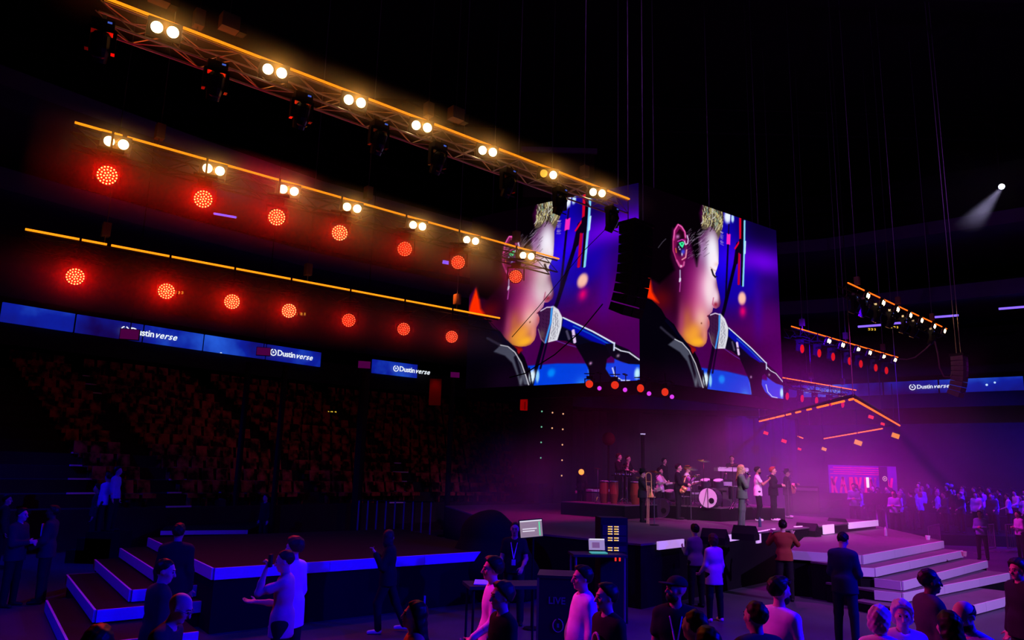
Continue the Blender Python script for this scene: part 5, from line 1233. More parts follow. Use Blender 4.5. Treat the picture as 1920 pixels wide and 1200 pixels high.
I = person('balding man with glasses and a blue shirt at the bottom right, looking down left', at_head(1826, 1115, 1.8), H * 1.2, h=1.8, hair=('ring', 'black'), top='blue', legs='charcoal', collar='blue', extra=('glasses', 'beard'), head=(.1, -.3, 0), lean=(.15, 0), fat=1.08, res=.011)
I = person('curly dark-haired person in black at the far right edge, facing left', at_head(1908, 1046, 1.8), H * 1.1, h=1.8, hair=('curly', 'black'), top='black', jacket='black', head=(.1, -.1, 0), skin='mid', res=.012)
I = person('long-haired woman in an orange lit top at the bottom edge, facing left', at_head(780, 1122, 1.64), H * 1.15, h=1.64, female=True, hair=('long', 'black'), top='orange', legs='black', head=(.05, .15, 0), res=.011)  # the orange light on her blouse is put into its cloth colour
I = person('woman in black with white shoes walking along the left stage wing', at_feet(722, 1186, 0), H * 1.05, h=1.72, female=True, hair=('long', 'brown'), top='black', jacket='black', legs='black', shoes='white', legp=((-.03, .38, -1), (-.03, -.08, -1), (.03, -.35, -1), (.03, -.45, -1)), arms=((-.2, .4, -.9), (.3, .6, 1), (.1, .3, -1), (-.2, .7, .8)), head=(-2.0, .1, 0), hem=.5)
I = person('man in a pink short-sleeved shirt holding a phone to his ear and pointing left', at_head(540, 1027, 1.78), H * 1.08, h=1.78, hair=('crop', 'brown'), top='pink', sleeve='short', legs='black', shoes='black', hem=.80, arms=((-.1, .95, -.35), (-.02, -.25, 1), (.1, .35, -1), (.05, 1, .05)), curl=(1.1, .25), head=(0, -.15, 0), res=.010)
p = tr(I, 'L'); held('phone', 'black phone at the ear of the man in the pink shirt', 'phone', p + Vector((.03, -.02, .02)), MB().box((0, 0, 0), (.03, .075, .14)), BLACK)
I = person('tall man in a loose white shirt standing right behind the man on the phone', at_head(556, 1003, 1.86), H * .8, h=1.86, hair=('full', 'brown'), top='white', legs='black', hem=.72, arms=((-.12, 0, -1), (0, .3, -1), (.14, 0, -1), (0, .3, -1)))
I = person('dark-haired man in a dark jacket near the steps, edge of his hair lit red', at_head(308, 1043, 1.76), -.9, h=1.76, hair=('crop', 'black'), top='charcoal', jacket='charcoal', head=(-.5, -.2, 0))
I = person('bald man leaning forward and holding out a pale cup, bottom left', at_head(300, 1096, 1.74), -H * 1.0, h=1.74, hair=('bald', 'none'), top='charcoal', legs='black', lean=(.25, 0), arms=((-.1, .3, -1), (0, .8, -.5), (.1, .75, -.7), (-.1, 1, .15)), head=(0, -.2, 0), curl=(.5, 1.0), extra=('glasses',), res=.011)
p = tr(I, 'R'); held('paper_cup', 'pale paper cup held out by the bald man at bottom left', 'cup', p, MB().lathe([(.03, -.05), (.042, .06), (.038, .06), (.028, -.04)], n=14), mat('paper_white', (.8, .8, .8), .6))
I = person('red-edged top of a dark-haired head at the bottom left edge', at_head(187, 1168, 1.74), .3, h=1.74, hair=('full', 'black'), top='charcoal')
I = person('tall person in black standing with back turned before the left stage wing corner', at_head(337, 978, 1.86), .15, h=1.86, hair=('short', 'black'), top='black', jacket='black', skin='mid', legs='black')
I = person('suited man at the far left edge, face lit blue', at_head(14, 926, 1.8), -.9, h=1.8, top='white', jacket='charcoal', collar='white', extra=('tie',), head=(-.4, 0, 0))
I = person('suited man with folded hands, second from the left edge', at_head(42, 950, 1.8), -1.6, h=1.8, top='white', jacket='charcoal', collar='white', arms=((-.14, .2, -1), (.5, .8, .0), (.14, .2, -1), (-.5, .8, .1)))
I = person('man in a dark suit and bow tie leaning back beside the blue lit steps', at_head(100, 945, 1.84), 1.9, h=1.84, top='white', jacket='charcoal', collar='white', skin='dark', arms=((-.14, .2, -1), (.2, .7, -.5), (.14, .2, -1), (-.3, .8, -.3)), lean=(-.05, 0))
g = MB().lathe([(.03, 0), (.004, .03)], I['up']((0, .075, .475)), 6, RY(PI / 2)).lathe([(.03, 0), (.004, .03)], I['up']((0, .075, .475)), 6, RY(-PI / 2)); g.build('bow_tie', cloth('black'), I['root'])
fr = .135 * .78 + .02; MB().box(I['up']((0, fr + .012, .33)), (.10, .02, .24)).build('shirt_front', cloth('white'), I['root'])
for k, (px, py, fc, t_, lb) in enumerate(((206, 884, 1.2, 'paleblue', 'person in a pale top standing behind the left barrier, lit blue'), (222, 872, -1.5, 'blue', 'person in a blue shirt behind the left barrier, beside the pale topped one'), (186, 905, 2.0, 'charcoal', 'person in dark clothes behind the left barrier, lowest of the three'), (272, 905, .4, 'charcoal', 'dark clothed person far behind the left stage wing'), (300, 903, 2.6, 'grey', 'grey clothed person far behind the left stage wing'), (415, 920, 2.9, 'charcoal', 'dark figure behind the low riser at the left'), (500, 926, 2.6, 'black', 'black clothed figure at the end of the low riser'))):
    p = onz(px, py, 1.75 + (.55 if k < 3 else .2)) if k >= 3 else atY(px, py, 21)
    gz = max(0, p.z - 1.75) if k < 3 else .0
    if k >= 3: p = onz(px, max(py, 915), 1.72)
    person(lb, (p.x, p.y, gz), fc, h=1.74, top=t_, res=.02, detail=False)
    if k < 3 and gz > .05:
        b = MB().box((0, 0, gz / 2), (.9, .7, gz)).build('low_podium', darkdeck, None, loc=(p.x, p.y, 0)); tag(b, 'dark low podium under the person: %s' % ('pale top', 'blue shirt', 'dark clothes')[k], 'podium')
# sound engineer and people in the haze
I = person('sound engineer in black with a lanyard beside the glowing monitor', at_head(966, 976, 1.82), PI * .97, h=1.82, skin='mid', hair=('crop', 'black'), top='black', sleeve='short', legs='black', extra=('lanyard',), arms=((-.2, .3, -1), (.2, .8, -.5), (.2, .2, -1), (.1, .9, -.6)))
I = person('person in a grey top left of the woman in lilac', at_head(1303, 981, 1.72), .3, h=1.72, hair=('full', 'black'), top='grey', legs='black', arms=((-.1, .3, -1), (.2, .8, .3), (.1, .3, -1), (-.2, .8, .4)))
I = person('woman in a long lilac top and black trousers standing in the purple haze', at_feet(1341, 1165, 0), .3, h=1.64, female=True, hair=('bob', 'brown'), top='lilac', hem=.72, legs='black', shoes='white', arms=((-.16, .1, -1), (-.02, .7, -.6), (.16, 0, -1), (.05, .3, -1)))
I = person('photographer in a rust sweater raising a camera towards the stage', at_head(1467, 973, 1.8), -.25, h=1.8, hair=('full', 'black'), top='rust', legs='black', arms=((-.5, .55, -.6), (.35, .5, .95), (.5, .55, -.6), (-.35, .5, .95)), curl=(1.2, 1.2))
p = I['world'](I['head']((0, .15, .0))); c = thing('photo_camera', 'black camera held up by the photographer in the rust sweater', 'camera', p, -.25)
MB().box((0, 0, 0), (.14, .07, .10)).box((0, 0, .06), (.05, .05, .03)).build('camera_body', BLACK, c); MB().lathe([(.04, 0), (.045, .16), (.036, .16)], (0, .03, 0), 14, RX(-PI / 2)).build('lens_barrel', BLACK, c)
# singers and band
W = person('long-haired blonde singer in a grey green suit, leftmost of four', at_feet(1393, 990, 1.3), -H * 1.15, h=1.78, female=True, hair=('long', 'blonde'), top='green', jacket='green', legs='green', shoes='white', arms=((-.1, .1, -1), (.0, .35, -.9), (.25, .35, -.7), (-.45, .3, .9)), curl=(.4, 1.4), legp=((-.03, .05, -1), (-.02, -.05, -1), (.05, -.1, -1), (.03, -.1, -1)), flare=1.1)
def mic_in_hand(I, lab):
    p = tr(I, 'R'); hd = I['world'](I['head']((0, .12, -.07))); d = (hd - p); d.normalize(); t = thing('microphone', lab, 'microphone', p - d * .05)
    MB().tube((0, 0, 0), d * .16, .012, .02, n=8).build('handle', BLACK, t); MB().ball(d * .18, .028, 10).build('grille', STEEL, t)
mic_in_hand(W, 'black microphone at the mouth of the blonde singer')
Mn = person('singer in a white tee and black trousers with sunglasses, right of the blonde singer', at_feet(1423, 977, 1.3), -H * 1.15, h=1.8, skin='mid', hair=('short', 'black'), top='white', sleeve='short', hem=.80, legs='black', shoes='white', arms=((-.15, -.1, -1), (.1, .2, -1), (.3, .5, -.7), (-.25, .6, .5)), curl=(.4, 1.4), legp=((-.12, .1, -1), (-.1, -.15, -1), (.1, .1, -1), (.05, -.25, -1)), extra=('glasses', 'beard'))
mic_in_hand(Mn, 'black microphone held by the singer in the white tee')
W2 = person('red-haired singer in black clasping her hands, third of four', at_feet(1452, 976, 1.3), -H * 1.35, h=1.8, female=True, hair=('full', 'red'), top='black', jacket='black', hem=.5, legs='black', shoes='white', arms=((-.15, .2, -1), (.35, .9, .05), (.15, .2, -1), (-.35, .9, .1)))
G = person('guitarist in a black hat and jacket, rightmost of four', at_feet(1478, 970, 1.3), -H * 1.3, h=1.74, hair=('hat', 'black'), top='white', jacket='black', collar='white', legs='black', shoes='white', arms=((-.3, .3, -.9), (-.1, .9, .25), (.35, .1, -1), (-.35, .75, -.1)), curl=(1.2, .8))
# acoustic guitar
gt = thing('acoustic_guitar', 'honey coloured acoustic guitar held by the man in the black hat', 'guitar', G['world'](G['up']((.04, .24, .10))), -H * 1.3)
gw = mat('guitar_wood', (.75, .38, .16), .35, noise=.2, scale=5); dk = mat('guitar_neck', (.12, .05, .03), .4)
out_ = []
for k in range(28):
    a = 2 * PI * k / 28; xx = math.cos(a); r_ = .155 if xx > 0 else .20; out_.append((.25 * xx, (r_ * (1 - .18 * math.exp(-((xx - .15) / .25) ** 2))) * math.sin(a)))
bd = MB(); bd.v = []; pr = MB().prism([(q[0], q[1]) for q in out_], -.05, .05)
Rg = Matrix.Rotation(-.12, 3, 'Y') @ Matrix.Rotation(PI / 2, 3, 'X') @ Matrix.Rotation(PI, 3, 'Z')
pr.v = [tuple(Rg @ Vector(v)) for v in pr.v]; pr.build('guitar_body', gw, gt)
nk = MB().box((-.45, 0, .055), (.48, .05, .025)); nk.v = [tuple(Rg @ Vector((v[0], v[1], -v[2]))) for v in nk.v]; nk2 = [tuple(v) for v in nk.v]; nk.build('neck', dk, gt)
hs = MB().box((-.75, 0, .05), (.16, .08, .02)); hs.v = [tuple(Rg @ Vector((v[0], v[1], -v[2]))) for v in hs.v]; hs.build('headstock', dk, gt)
sh_ = MB().lathe([(.05, .052), (.05, .056)], (-.05, 0, 0), 18); sh_.v = [tuple(Rg @ Vector((v[0], v[1], -v[2]))) for v in sh_.v]; sh_.build('sound_hole', MATTE, gt)
# band
def bandm(label, px, py, g, Y, face, **kw):
    """player whose head top is seen at px,py standing on level g at distance Y"""
    p = atY(px, py, Y); h = min(1.95, max(1.5, p.z - g)); return person(label, (p.x, p.y, g), face, h=h, res=.017, **kw)
riser('black riser under the percussion player at the back left of the stage', *(atY(1165, 950, 26.5).xy), 3.4, 2.6, 1.3, 1.7)
riser('black riser under the right drum kit', *(atY(1322, 940, 26.6).xy), 3.2, 2.8, 1.3, 1.7)
bandm('percussion player in black with full brown hair, leftmost musician on stage', 1160, 849, 1.7, 27, -2.2, hair=('full', 'brown'), top='black', arms=((-.2, .4, -.8), (.1, 1, -.1), (.2, .4, -.8), (-.1, 1, .1)))
bandm('percussion player in black raising one hand, second musician from the left', 1177, 853, 1.7, 27.6, -2.4, hair=('short', 'brown'), top='black', arms=((-.2, .4, -.8), (.1, 1, .0), (.3, .5, -.3), (0, .3, 1)), sleeve='short')
Tb = bandm('trombone player in a dark suit and black hat', 1204, 880, 1.3, 23.2, -1.9, hair=('hat', 'black'), top='white', jacket='charcoal', extra=('tie',), arms=((-.2, .6, -.6), (.1, .7, .3), (.2, .5, -.7), (-.2, .9, -.1)))
bandm('drummer with curly hair behind the gold cymbals', 1237, 876, 1.3, 26.5, -2.3, hair=('curly', 'black'), top='white', arms=((-.3, .5, -.7), (.1, 1, .1), (.3, .5, -.7), (-.1, 1, .2)))
riser('black riser under the bass player', *(atY(1245, 858, 29).xy), 1.4, 1.2, 1.3, 1.7)
bandm('bass player in black seen high behind the cymbals', 1245, 858, 1.7, 29, -2.4, hair=('full', 'black'), top='black')
Sx = bandm('saxophone player in black, left of the white-shirted player', 1271, 868, 1.3, 25.2, -1.9, hair=('short', 'black'), top='black', arms=((-.2, .3, -1), (.2, .8, -.3), (.25, .3, -1), (-.3, .8, -.1)))
bandm('player in a white shirt with dark braces raising a drumstick', 1288, 871, 1.3, 26.6, -2.0, hair=('short', 'red'), top='white', arms=((-.2, .4, -.9), (0, .9, .2), (.3, .5, -.6), (0, .7, .7)))
bandm('keyboard player with a red lit face behind the white keyboards', 1372, 853, 1.7, 29.5, PI * .9, hair=('short', 'brown'), top='black', arms=((-.2, .4, -.9), (0, .9, -.2), (.2, .4, -.9), (0, .9, -.2)))
bandm('stage hand in black sitting by an orange lamp at the left of the stage', 1091, 876, 1.3, 27, PI * .8, hair=('short', 'black'), top='black')
# trombone
p0 = atY(1216, 892, 22.6); tb = thing('trombone', 'brass trombone hanging upright beside the player in the black hat', 'trombone', p0)
sw_ = .07
for k, (nm, a, b) in enumerate((('slide', (-.05, 0, -1.25), (-.03, 0, -.25)), ('slide', (-.01, 0, -1.25), (.01, 0, -.25)))): MB().tube(a, b, .014, n=6).build(nm, mat('brass_warm', (1.0, .6, .3), .35, .4), tb)
g = MB()
for k in range(10):
    a0, a1 = PI * k / 10, PI * (k + 1) / 10; g.tube((sw_ * math.cos(a0), 0, sw_ * 1.1 * math.sin(a0)), (sw_ * math.cos(a1), 0, sw_ * 1.1 * math.sin(a1)), .013, n=6)
g.tube((-sw_, 0, 0), (-sw_ + .02, 0, -.38), .012, n=6); g.tube((sw_, 0, 0), (sw_, 0, -.35), .013, .018, n=8); g.tube((-sw_, 0, -.15), (sw_, 0, -.15), .008).tube((-sw_ + .02, 0, -.32), (sw_, 0, -.30), .008)
g.build('tubing', GOLD, tb); tb.scale = (1.15, 1.15, 1.15); MB().lathe([(.018, .18), (.03, .08), (.06, .01), (.10, -.04), (.095, -.04)], (sw_, 0, -.5), 16).build('bell', GOLD, tb)
# saxophone
p0 = Sx['world'](Sx['up']((.06, .24, .30))); sx = thing('saxophone', 'gold saxophone held across the body of the player in black', 'saxophone', p0)
pts = [(0.05, 0, .12), (.0, 0, .06), (-.08, -.05, -.15), (-.16, -.08, -.32), (-.2, -.1, -.38), (-.16, -.14, -.42), (-.1, -.18, -.36), (-.06, -.22, -.26)]
rr = [.012, .015, .025, .035, .045, .05, .06, .085]; g = MB()
for a, b, r1, r2 in zip(pts[:-1], pts[1:], rr[:-1], rr[1:]): g.tube(a, b, r1, r2, n=10)
g.build('body_tube', GOLD, sx, smooth=True); k_ = MB()
for i in range(7): q = Vector(pts[2]).lerp(Vector(pts[4]), i / 7) + Vector((.02, -.035, 0)); k_.lathe([(.018, 0), (.016, .012)], q, 8, RX(PI / 2))
k_.build('keys', GOLD, sx)
kp = atY(1335, 948, 24.9)
drum_kit((kp.x, kp.y, 1.7), -.35 - .3, 'drum kit with a white bass drum head striped black, chrome stands around it')
kp = atY(1243, 935, 26.0)
drum_kit((kp.x, kp.y, 1.3), -.5, 'second drum kit with gold cymbals behind the trombone player')
for c in kids([o for o in bpy.data.objects if o.name.startswith('drum_kit') and o.type == 'EMPTY'][-1]):
    for h_ in kids(c):
        if c.name.startswith('bass_drum') and h_.name.startswith(('drum_head', 'head_stripes')): h_.data = h_.data.copy(); h_.data.materials[0] = shell
# percussion table: congas, bongos, cymbals
pc = atY(1163, 925, 25.6); t = thing('percussion_set', 'percussion set of congas, bongos and small cymbals in front of the leftmost players', 'percussion', (pc.x, pc.y, 1.7), -.3)
for k, (x, y, r, h) in enumerate(((-.55, 0, .15, .75), (-.2, -.1, .14, .75), (.5, 0, .16, .75))):
    o = MB().lathe([(r * .7, 0), (r * 1.1, h * .45), (r, h)], (x, y, 0), 16).build('conga', mat('conga_wood', (.25, .06, .03), .3), t); MB().lathe([(r, 0), (r * .97, .01)], (x, y, h), 16).build('drum_head', skin_w, o); MB().lathe([(r * 1.01, 0), (r * 1.06, 0), (r * 1.06, .03), (r, .03)], (x, y, h - .03), 16).build('hoop', CHROME, o)
for (x, y, h, r) in ((-.8, .2, 1.15, .17), (.15, .3, 1.25, .17), (.85, .2, 1.1, .16)):
    s = stand(t, (x, y), h); MB().lathe([(r, 0), (r * .4, .015), (.01, .03)], (x, y, h), 16, RY(.15)).build('cymbal', cym, s)
MB().box((.1, -.1, .95), (.7, .4, .04)).build('trap_table', BLACK, t); stand(t, (.1, -.1), .94, legs=.3)
g = MB()
for k in range(8): g.lathe([(.03, 0), (.025, .05)], (-.15 + k * .07, -.1 + .08 * (k % 2), .97), 8)
g.build('small_percussion', CHROME, t)['kind'] = 'stuff'
# keyboards
kb = atY(1371, 884, 27.2); t = thing('keyboard', 'white two-tier keyboard on a dark stand behind the blonde singer', 'keyboard', (kb.x, kb.y, 1.7 - .0), .15)
MB().box((0, 0, kb.z - 1.7 + .06), (1.15, .36, .12)).build('keyboard_body', mat('keyboard_white', (.7, .68, .75), .4), t)
wk = mat('key_white', (.9, .9, .92), .3)
for k in range(22): MB().box((-.52 + k * .0495, -.14, kb.z - 1.7 + .13), (.044, .14, .02)).build('key', wk, t)
for s in (-1, 1): MB().tube((s * .5, -.2, 0), (s * .3, .2, kb.z - 1.7), .02).tube((s * .5, .2, 0), (s * .3, -.2, kb.z - 1.7), .02).build('leg', BLACK, t)
riser('black riser under the keyboard', kb.x, kb.y + .6, 2.6, 3.4, 1.3, 1.69, .15)
# amplifiers, monitors, mic stands on stage
for k, (px, py, Y, w_, h_, lb) in enumerate(((1352, 935, 26.2, .7, 1.3, 'tall black amplifier stack right of the striped bass drum'), (1312, 878, 30.5, 1.2, .8, 'wide dark equipment case behind the right drum kit'), (1120, 925, 27, 1.0, .9, 'dark equipment case left of the percussion set'), (1505, 930, 31, 1.2, 1.1, 'dark amplifier case right of the guitarist'))):
    p = atY(px, py, Y); t = thing('amplifier', lb, 'amplifier', (p.x, p.y, 1.3), .1)
    MB().box((0, 0, h_ / 2 + .02), (w_, .4, h_)).build('cabinet', spk, t); MB().box((0, -.21, h_ * .45), (w_ * .88, .02, h_ * .7)).build('grille', mat('grille'), t); MB().box((0, -.21, h_ * .9), (w_ * .9, .02, h_ * .1)).build('control_panel', mat('panel_silver', (.35, .33, .36), .4, .6), t)
for k, (px, py, g_, rz_, lb) in enumerate(((1341, 1020, 1.3, 2.6, 'black wedge monitor at the stage edge behind the woman in lilac'), (1398, 1012, 1.3, 2.5, 'black wedge monitor between two light boxes at the stage edge'), (1515, 1005, 1.03, 2.4, 'black wedge monitor on the right stage wing, behind the photographer'), (1572, 993, 1.03, 2.2, 'black wedge monitor behind the bowed man in the navy suit'), (1625, 990, 1.03, 2.2, 'low black monitor at the back of the right stage wing'))):
    p = onz(px, py, g_); wedge((p.x, p.y, g_ if k > 1 else 1.3), rz_, lb, (.85, .85, 1.0, 1.0, .8)[k])
for k, (px, py, lb) in enumerate(((1227, 985, 'microphone stand before the trombone player'), (1296, 975, 'microphone stand before the saxophone player'), (1176, 968, 'microphone stand before the percussion set'), (1480, 972, 'microphone stand before the guitarist'))):
    p = onz(px, py, 1.3); mic_stand((p.x, p.y, 1.3), 1.3, 2.6, lb)
p = onz(1295, 973, 1.3); t = thing('ring_light', 'small round ring lying upright on the stage floor before the drum kit', 'ring', (p.x, p.y, 1.3), 0); g = MB()
for k in range(18):
    a0, a1 = 2 * PI * k / 18, 2 * PI * (k + 1) / 18; g.tube((.14 * math.cos(a0), 0, .17 + .16 * math.sin(a0)), (.14 * math.cos(a1), 0, .17 + .16 * math.sin(a1)), .016, n=5)
g.build('hoop', GOLD, t)
for k, (px, py, g_, m_, lb) in enumerate(((1425, 988, 1.3, 'denim', 'blue water bottle at the stage edge below the singer in white'), (1740, 1012, 1.03, 'white', 'pale crumpled cup on the tip of the right stage wing'), (1661, 1005, 1.03, 'lilac', 'lilac bottle on the right stage wing'), (1808, 1043, .83, 'pink', 'small pink cup on the second step at right'))):
    p = onz(px, py, g_); t = MB().lathe([(.04, 0), (.045, .02), (.042, .2), (.018, .25), (.018, .28)] if k in (0, 2) else [(.05, 0), (.07, .12), (.05, .11)], n=12); tag(t.build('bottle' if k in (0, 2) else 'cup', cloth(m_), None, loc=(p.x, p.y, g_)), lb, 'bottle' if k in (0, 2) else 'cup')
# round shade on a pole and dark mast at the left of the stage
p = atY(1141, 823, 29); t = thing('floor_lamp', 'dark red round shade on a thin pole at the back left of the stage', 'lamp', (p.x, p.y, 1.3)); MB().ball((0, 0, p.z - 1.3), .26, 14).build('shade', mat('shade_red', (.12, .01, .01), .8), t, True); MB().tube((0, 0, 0), (0, 0, p.z - 1.5), .04).build('pole', MATTE, t); MB().lathe([(.2, 0), (.18, .03)], n=12).build('base', MATTE, t)
p = atY(1205, 815, 29); t = thing('light_mast', 'dark mast with a small white lamp on top, right of the red round shade', 'mast', (p.x, p.y, 1.3)); MB().tube((0, 0, 0), (0, 0, p.z - 1.3), .07).build('pole', MATTE, t); MB().lathe([(.09, 0), (.1, .04)], (0, -.05, p.z - 1.3), 12).build('lamp_head', mat('led_lilac', (.5, .5, .6), .4, emit=(.6, .5, .9), strength=.7, light=False), t)
# ------------------------------------------------------------------ sound desk
desk_m = mat('desk_grey', (.03, .025, .03), .6)
p = atY(985, 1100, 13.2); t = thing('sound_desk', 'dark sound desk with a pale paper covered top in front of the engineer', 'desk', (p.x - .35, p.y - .75, 0), .25)
MB().box((0, 0, .95), (1.25, .6, .05)).build('desk_top', desk_m, t)
for sx_ in (-1, 1):
    for sy_ in (-1, 1): MB().tube((sx_ * .55, sy_ * .25, 0), (sx_ * .55, sy_ * .25, .93), .02).build('leg', BLACK, t)
tag(MB().box((0, 0, 0), (.42, .5, .012)).build('paper_sheet', cloth('white'), None, loc=(p.x - .62, p.y - .78, .985)), 'pale sheet of papers lying on the sound desk by the engineer', 'papers')
lit = lambda n, c=(0, 0, 0), s_=1.0: mat(n, (.05, .05, .05), .4, emit=c, strength=s_, light=False)
p = atY(996, 991, 13.9); t = thing('monitor', 'bright monitor showing pale rows beside the head of the sound engineer', 'monitor', p, .12)
sw_, sh_ = .40, .29
Rt = Matrix.Rotation(-.10, 4, 'Y')
def tilted(o): o.matrix_local = Rt; return o
tilted(MB().box((0, .03, 0), (sw_ + .03, .04, sh_ + .03)).build('housing', BLACK, t)); tilted(MB().box((0, 0, 0), (sw_, .01, sh_)).build('screen', lit('screen_grey_pink', (.30, .22, .26)), t))
g = MB()
for k in range(9): g.box((0, -.008, sh_ / 2 - .05 - k * .026), (sw_ * .9, .004, .005))
tilted(g.build('screen_lines', lit('screen_line', (.18, .08, .16)), t)); tilted(MB().box((-.03, -.012, .0), (.26, .004, .016)).box((-.05, -.012, -.04), (.22, .004, .016)).box((0, -.012, sh_ / 2 - .01), (sw_, .004, .018)).build('screen_bars', lit('screen_white', (.8, .75, .85)), t)); tilted(MB().box((.15, -.012, -.01), (.025, .004, .24)).build('level_meter', lit('screen_green', (.12, .65, .3)), t))
MB().tube((0.05, .06, -.12), (0.05, .06, -p.z + .02), .018).build('stand', MATTE, t); MB().lathe([(.16, -p.z), (.14, -p.z + .03)], (.05, .06, 0), 12).build('base', MATTE, t)
p = atY(1119, 1022, 14.5); t = thing('laptop', 'small glowing laptop on the desk left of the rack with yellow lights', 'laptop', p, .1)
MB().box((0, .01, .01), (.30, .015, .20), M=RX(-.25)).build('screen', lit('screen_lav', (.30, .22, .42)), t); MB().box((0, -.01, .105), (.28, .01, .02)).build('screen_bar', lit('screen_white', (.8, .75, .85)), t); MB().box((0, -.14, -.12), (.30, .22, .02)).build('keyboard_base', lit('screen_teal', (.05, .35, .32)), t); MB().box((-.02, -.012, 0), (.14, .01, .10), M=RX(-.25)).build('screen_window', lit('screen_line'), t)
t2 = thing('side_table', 'dark table carrying the glowing laptop', 'table', (p.x, p.y, 0), .1); MB().box((0, -.05, p.z - .16), (1.0, .6, .04)).build('table_top', desk_m, t2)
for sx_ in (-1, 1):
    for sy_ in (-1, 1): MB().tube((sx_ * .45, -.05 + sy_ * .25, 0), (sx_ * .45, -.05 + sy_ * .25, p.z - .18), .02).build('leg', STEEL, t2)
p = atY(1153, 1015, 14.6); t = thing('equipment_rack', 'black equipment rack with rows of small yellow lights', 'rack', (p.x, p.y, 0), .1)
MB().box((0, .3, .95), (.52, .5, 1.9)).build('case', BLACK, t)
ye = lit('led_yellow', (1.0, .55, .05), 1.2); wl = lit('led_pinkwhite', (.9, .7, .8), 1.0)
for r_, (py, nrow) in enumerate(((997, 4), (1014, 2), (1033, 2))):
    z0 = atY(1153, py, 14.3).z
    MB().box((0, .045, z0), (.46, .02, .19 if nrow == 4 else .1)).build('rack_unit', mat('rack_unit', (.03, .03, .035), .4), t)
    for i in range(nrow):
        for c_ in range(2): MB().box((-.09 + c_ * .12, .03, z0 + (nrow - 1) * .022 - i * .044), (.075, .01, .017)).build('yellow_light', ye, t); MB().box((-.05 + c_ * .12, .028, z0 + (nrow - 1) * .022 - i * .044), (.015, .01, .02)).build('pale_light', wl, t)
MB().box((.02, .03, atY(1160, 1052, 14.3).z), (.03, .01, .08)).box((.1, .03, atY(1160, 1052, 14.3).z), (.03, .01, .08)).build('red_light', RL, t)
p = onz(1042, 1222, 0); p = Vector((.78, 11.2, 0)); t = thing('flight_case', 'tall black flight case with faint white lettering standing before the sound desk', 'case', p, -.1)
MB().box((0, 0, .68), (.58, .6, 1.2)).build('body', mat('case_black', (.02, .018, .022), .5), t)
for sx_ in (-1, 1):
    MB().box((sx_ * .285, -.3, .68), (.03, .02, 1.2)).build('edge_trim', mat('case_trim', (.12, .12, .13), .4, .7), t)
    for sy_ in (-1, 1): MB().lathe([(.04, -.02), (.04, .02)], (sx_ * .2, sy_ * .2, .04), 10, RY(PI / 2)).build('wheel', BLACK, t)
MB().box((0, 0, 1.295), (.6, .62, .04)).build('lid', mat('case_black'), t)
for body, z, s_ in (('LIVE', .98, .13),):
    me = text_mesh(body, s_, 0, .004); me.materials.append(mat('faint_letter', (.12, .09, .2), .7)); o = bpy.data.objects.new('lettering', me); COL.objects.link(o); o.parent = t; o.matrix_local = Matrix.Translation((-.14, -.306, z)) @ Matrix.Rotation(PI / 2, 4, 'X')
g = MB()
for k in range(16):
    if k in (4,): continue
    a0, a1 = 2 * PI * k / 16, 2 * PI * (k + 1) / 16; g.tube((.07 * math.cos(a0), -.306, .66 + .085 * math.sin(a0)), (.07 * math.cos(a1), -.306, .66 + .085 * math.sin(a1)), .008, n=4)
g.box((.0, -.306, .66), (.03, .01, .05)); g.build('emblem', mat('faint_letter'), t)
# covered equipment: dark rounded heap seen against the haze
F_ = Field(.06); F_.cap((0, 0, .7), (0, 0, 1.25), .95, .62, .2); F_.cap((.4, .1, .3), (.3, 0, 1.0), .8, .6, .2); F_.cut(lambda X, Y, Z: -Z + 0 * X + 0 * Y)
p = onz(912, 1120, 0); o = bpy.data.objects.new('covered_equipment', F_.mesh('covered_equipment', black_cloth, wob=.03, wf=(3, 4, 3))); COL.objects.link(o); o.location = (p.x, p.y, 0); tag(o, 'heap of equipment under a black cloth left of the sound engineer', 'equipment')
# slim barrel light on the floor behind the long haired woman
p = onz(795, 1150, 0); t = thing('floor_tube', 'short blue lit tube standing on the floor behind the long haired woman', 'tube', p); MB().tube((0, 0, .02), (0, 0, .32), .02, n=8).build('tube', cloth('blue'), t); MB().lathe([(.08, 0), (.07, .02)], n=10).build('base', MATTE, t)
# vertical pipes of the gate between left wing and stage
p = onz(745, 1003, .8); t = thing('pipe_gate', 'gate of slim vertical pipes standing behind the left stage wing', 'gate', (p.x, p.y, 0), .1)
pm = mat('pipe_paint', (.22, .22, .28), .5)
for k in range(9): MB().tube((-1.15 + k * .26, 0, 0), (-1.15 + k * .26, 0, 1.75), .022, n=6).build('pipe', pm, t)
MB().tube((-1.2, 0, .1), (1.0, 0, .1), .02).build('rail', MATTE, t); MB().tube((-1.2, 0, 1.75), (1.0, 0, 1.75), .02).build('rail', MATTE, t)
# crowd barriers at the left and right
def barrier(loc, rz, label, n=12, L=2.3, grp=None):
    t = thing('crowd_barrier', label, 'barrier', loc, rz, grp)
    MB().tube((0, 0, .15), (L, 0, .15), .02).tube((0, 0, 1.08), (L, 0, 1.08), .02).tube((0, 0, .15), (0, 0, 1.08), .02).tube((L, 0, .15), (L, 0, 1.08), .02).build('frame', pm, t)
    for k in range(n): MB().tube(((k + .5) * L / n, 0, .15), ((k + .5) * L / n, 0, 1.08), .009, n=5).build('bar', pm, t)
    for x in (.3, L - .3): MB().box((x, 0, .02), (.05, .5, .03)).build('foot', pm, t)
    return t
for k, (px, py, rz_) in enumerate(((95, 1004, .0), (165, 1006, -.05), (238, 1004, .05))):
    p = onz(px, py, 0) ; barrier((p.x, p.y, 0), rz_, 'blue lit crowd barrier, %s from the left at the far left' % ordinal(k), grp='crowd barriers at far left')
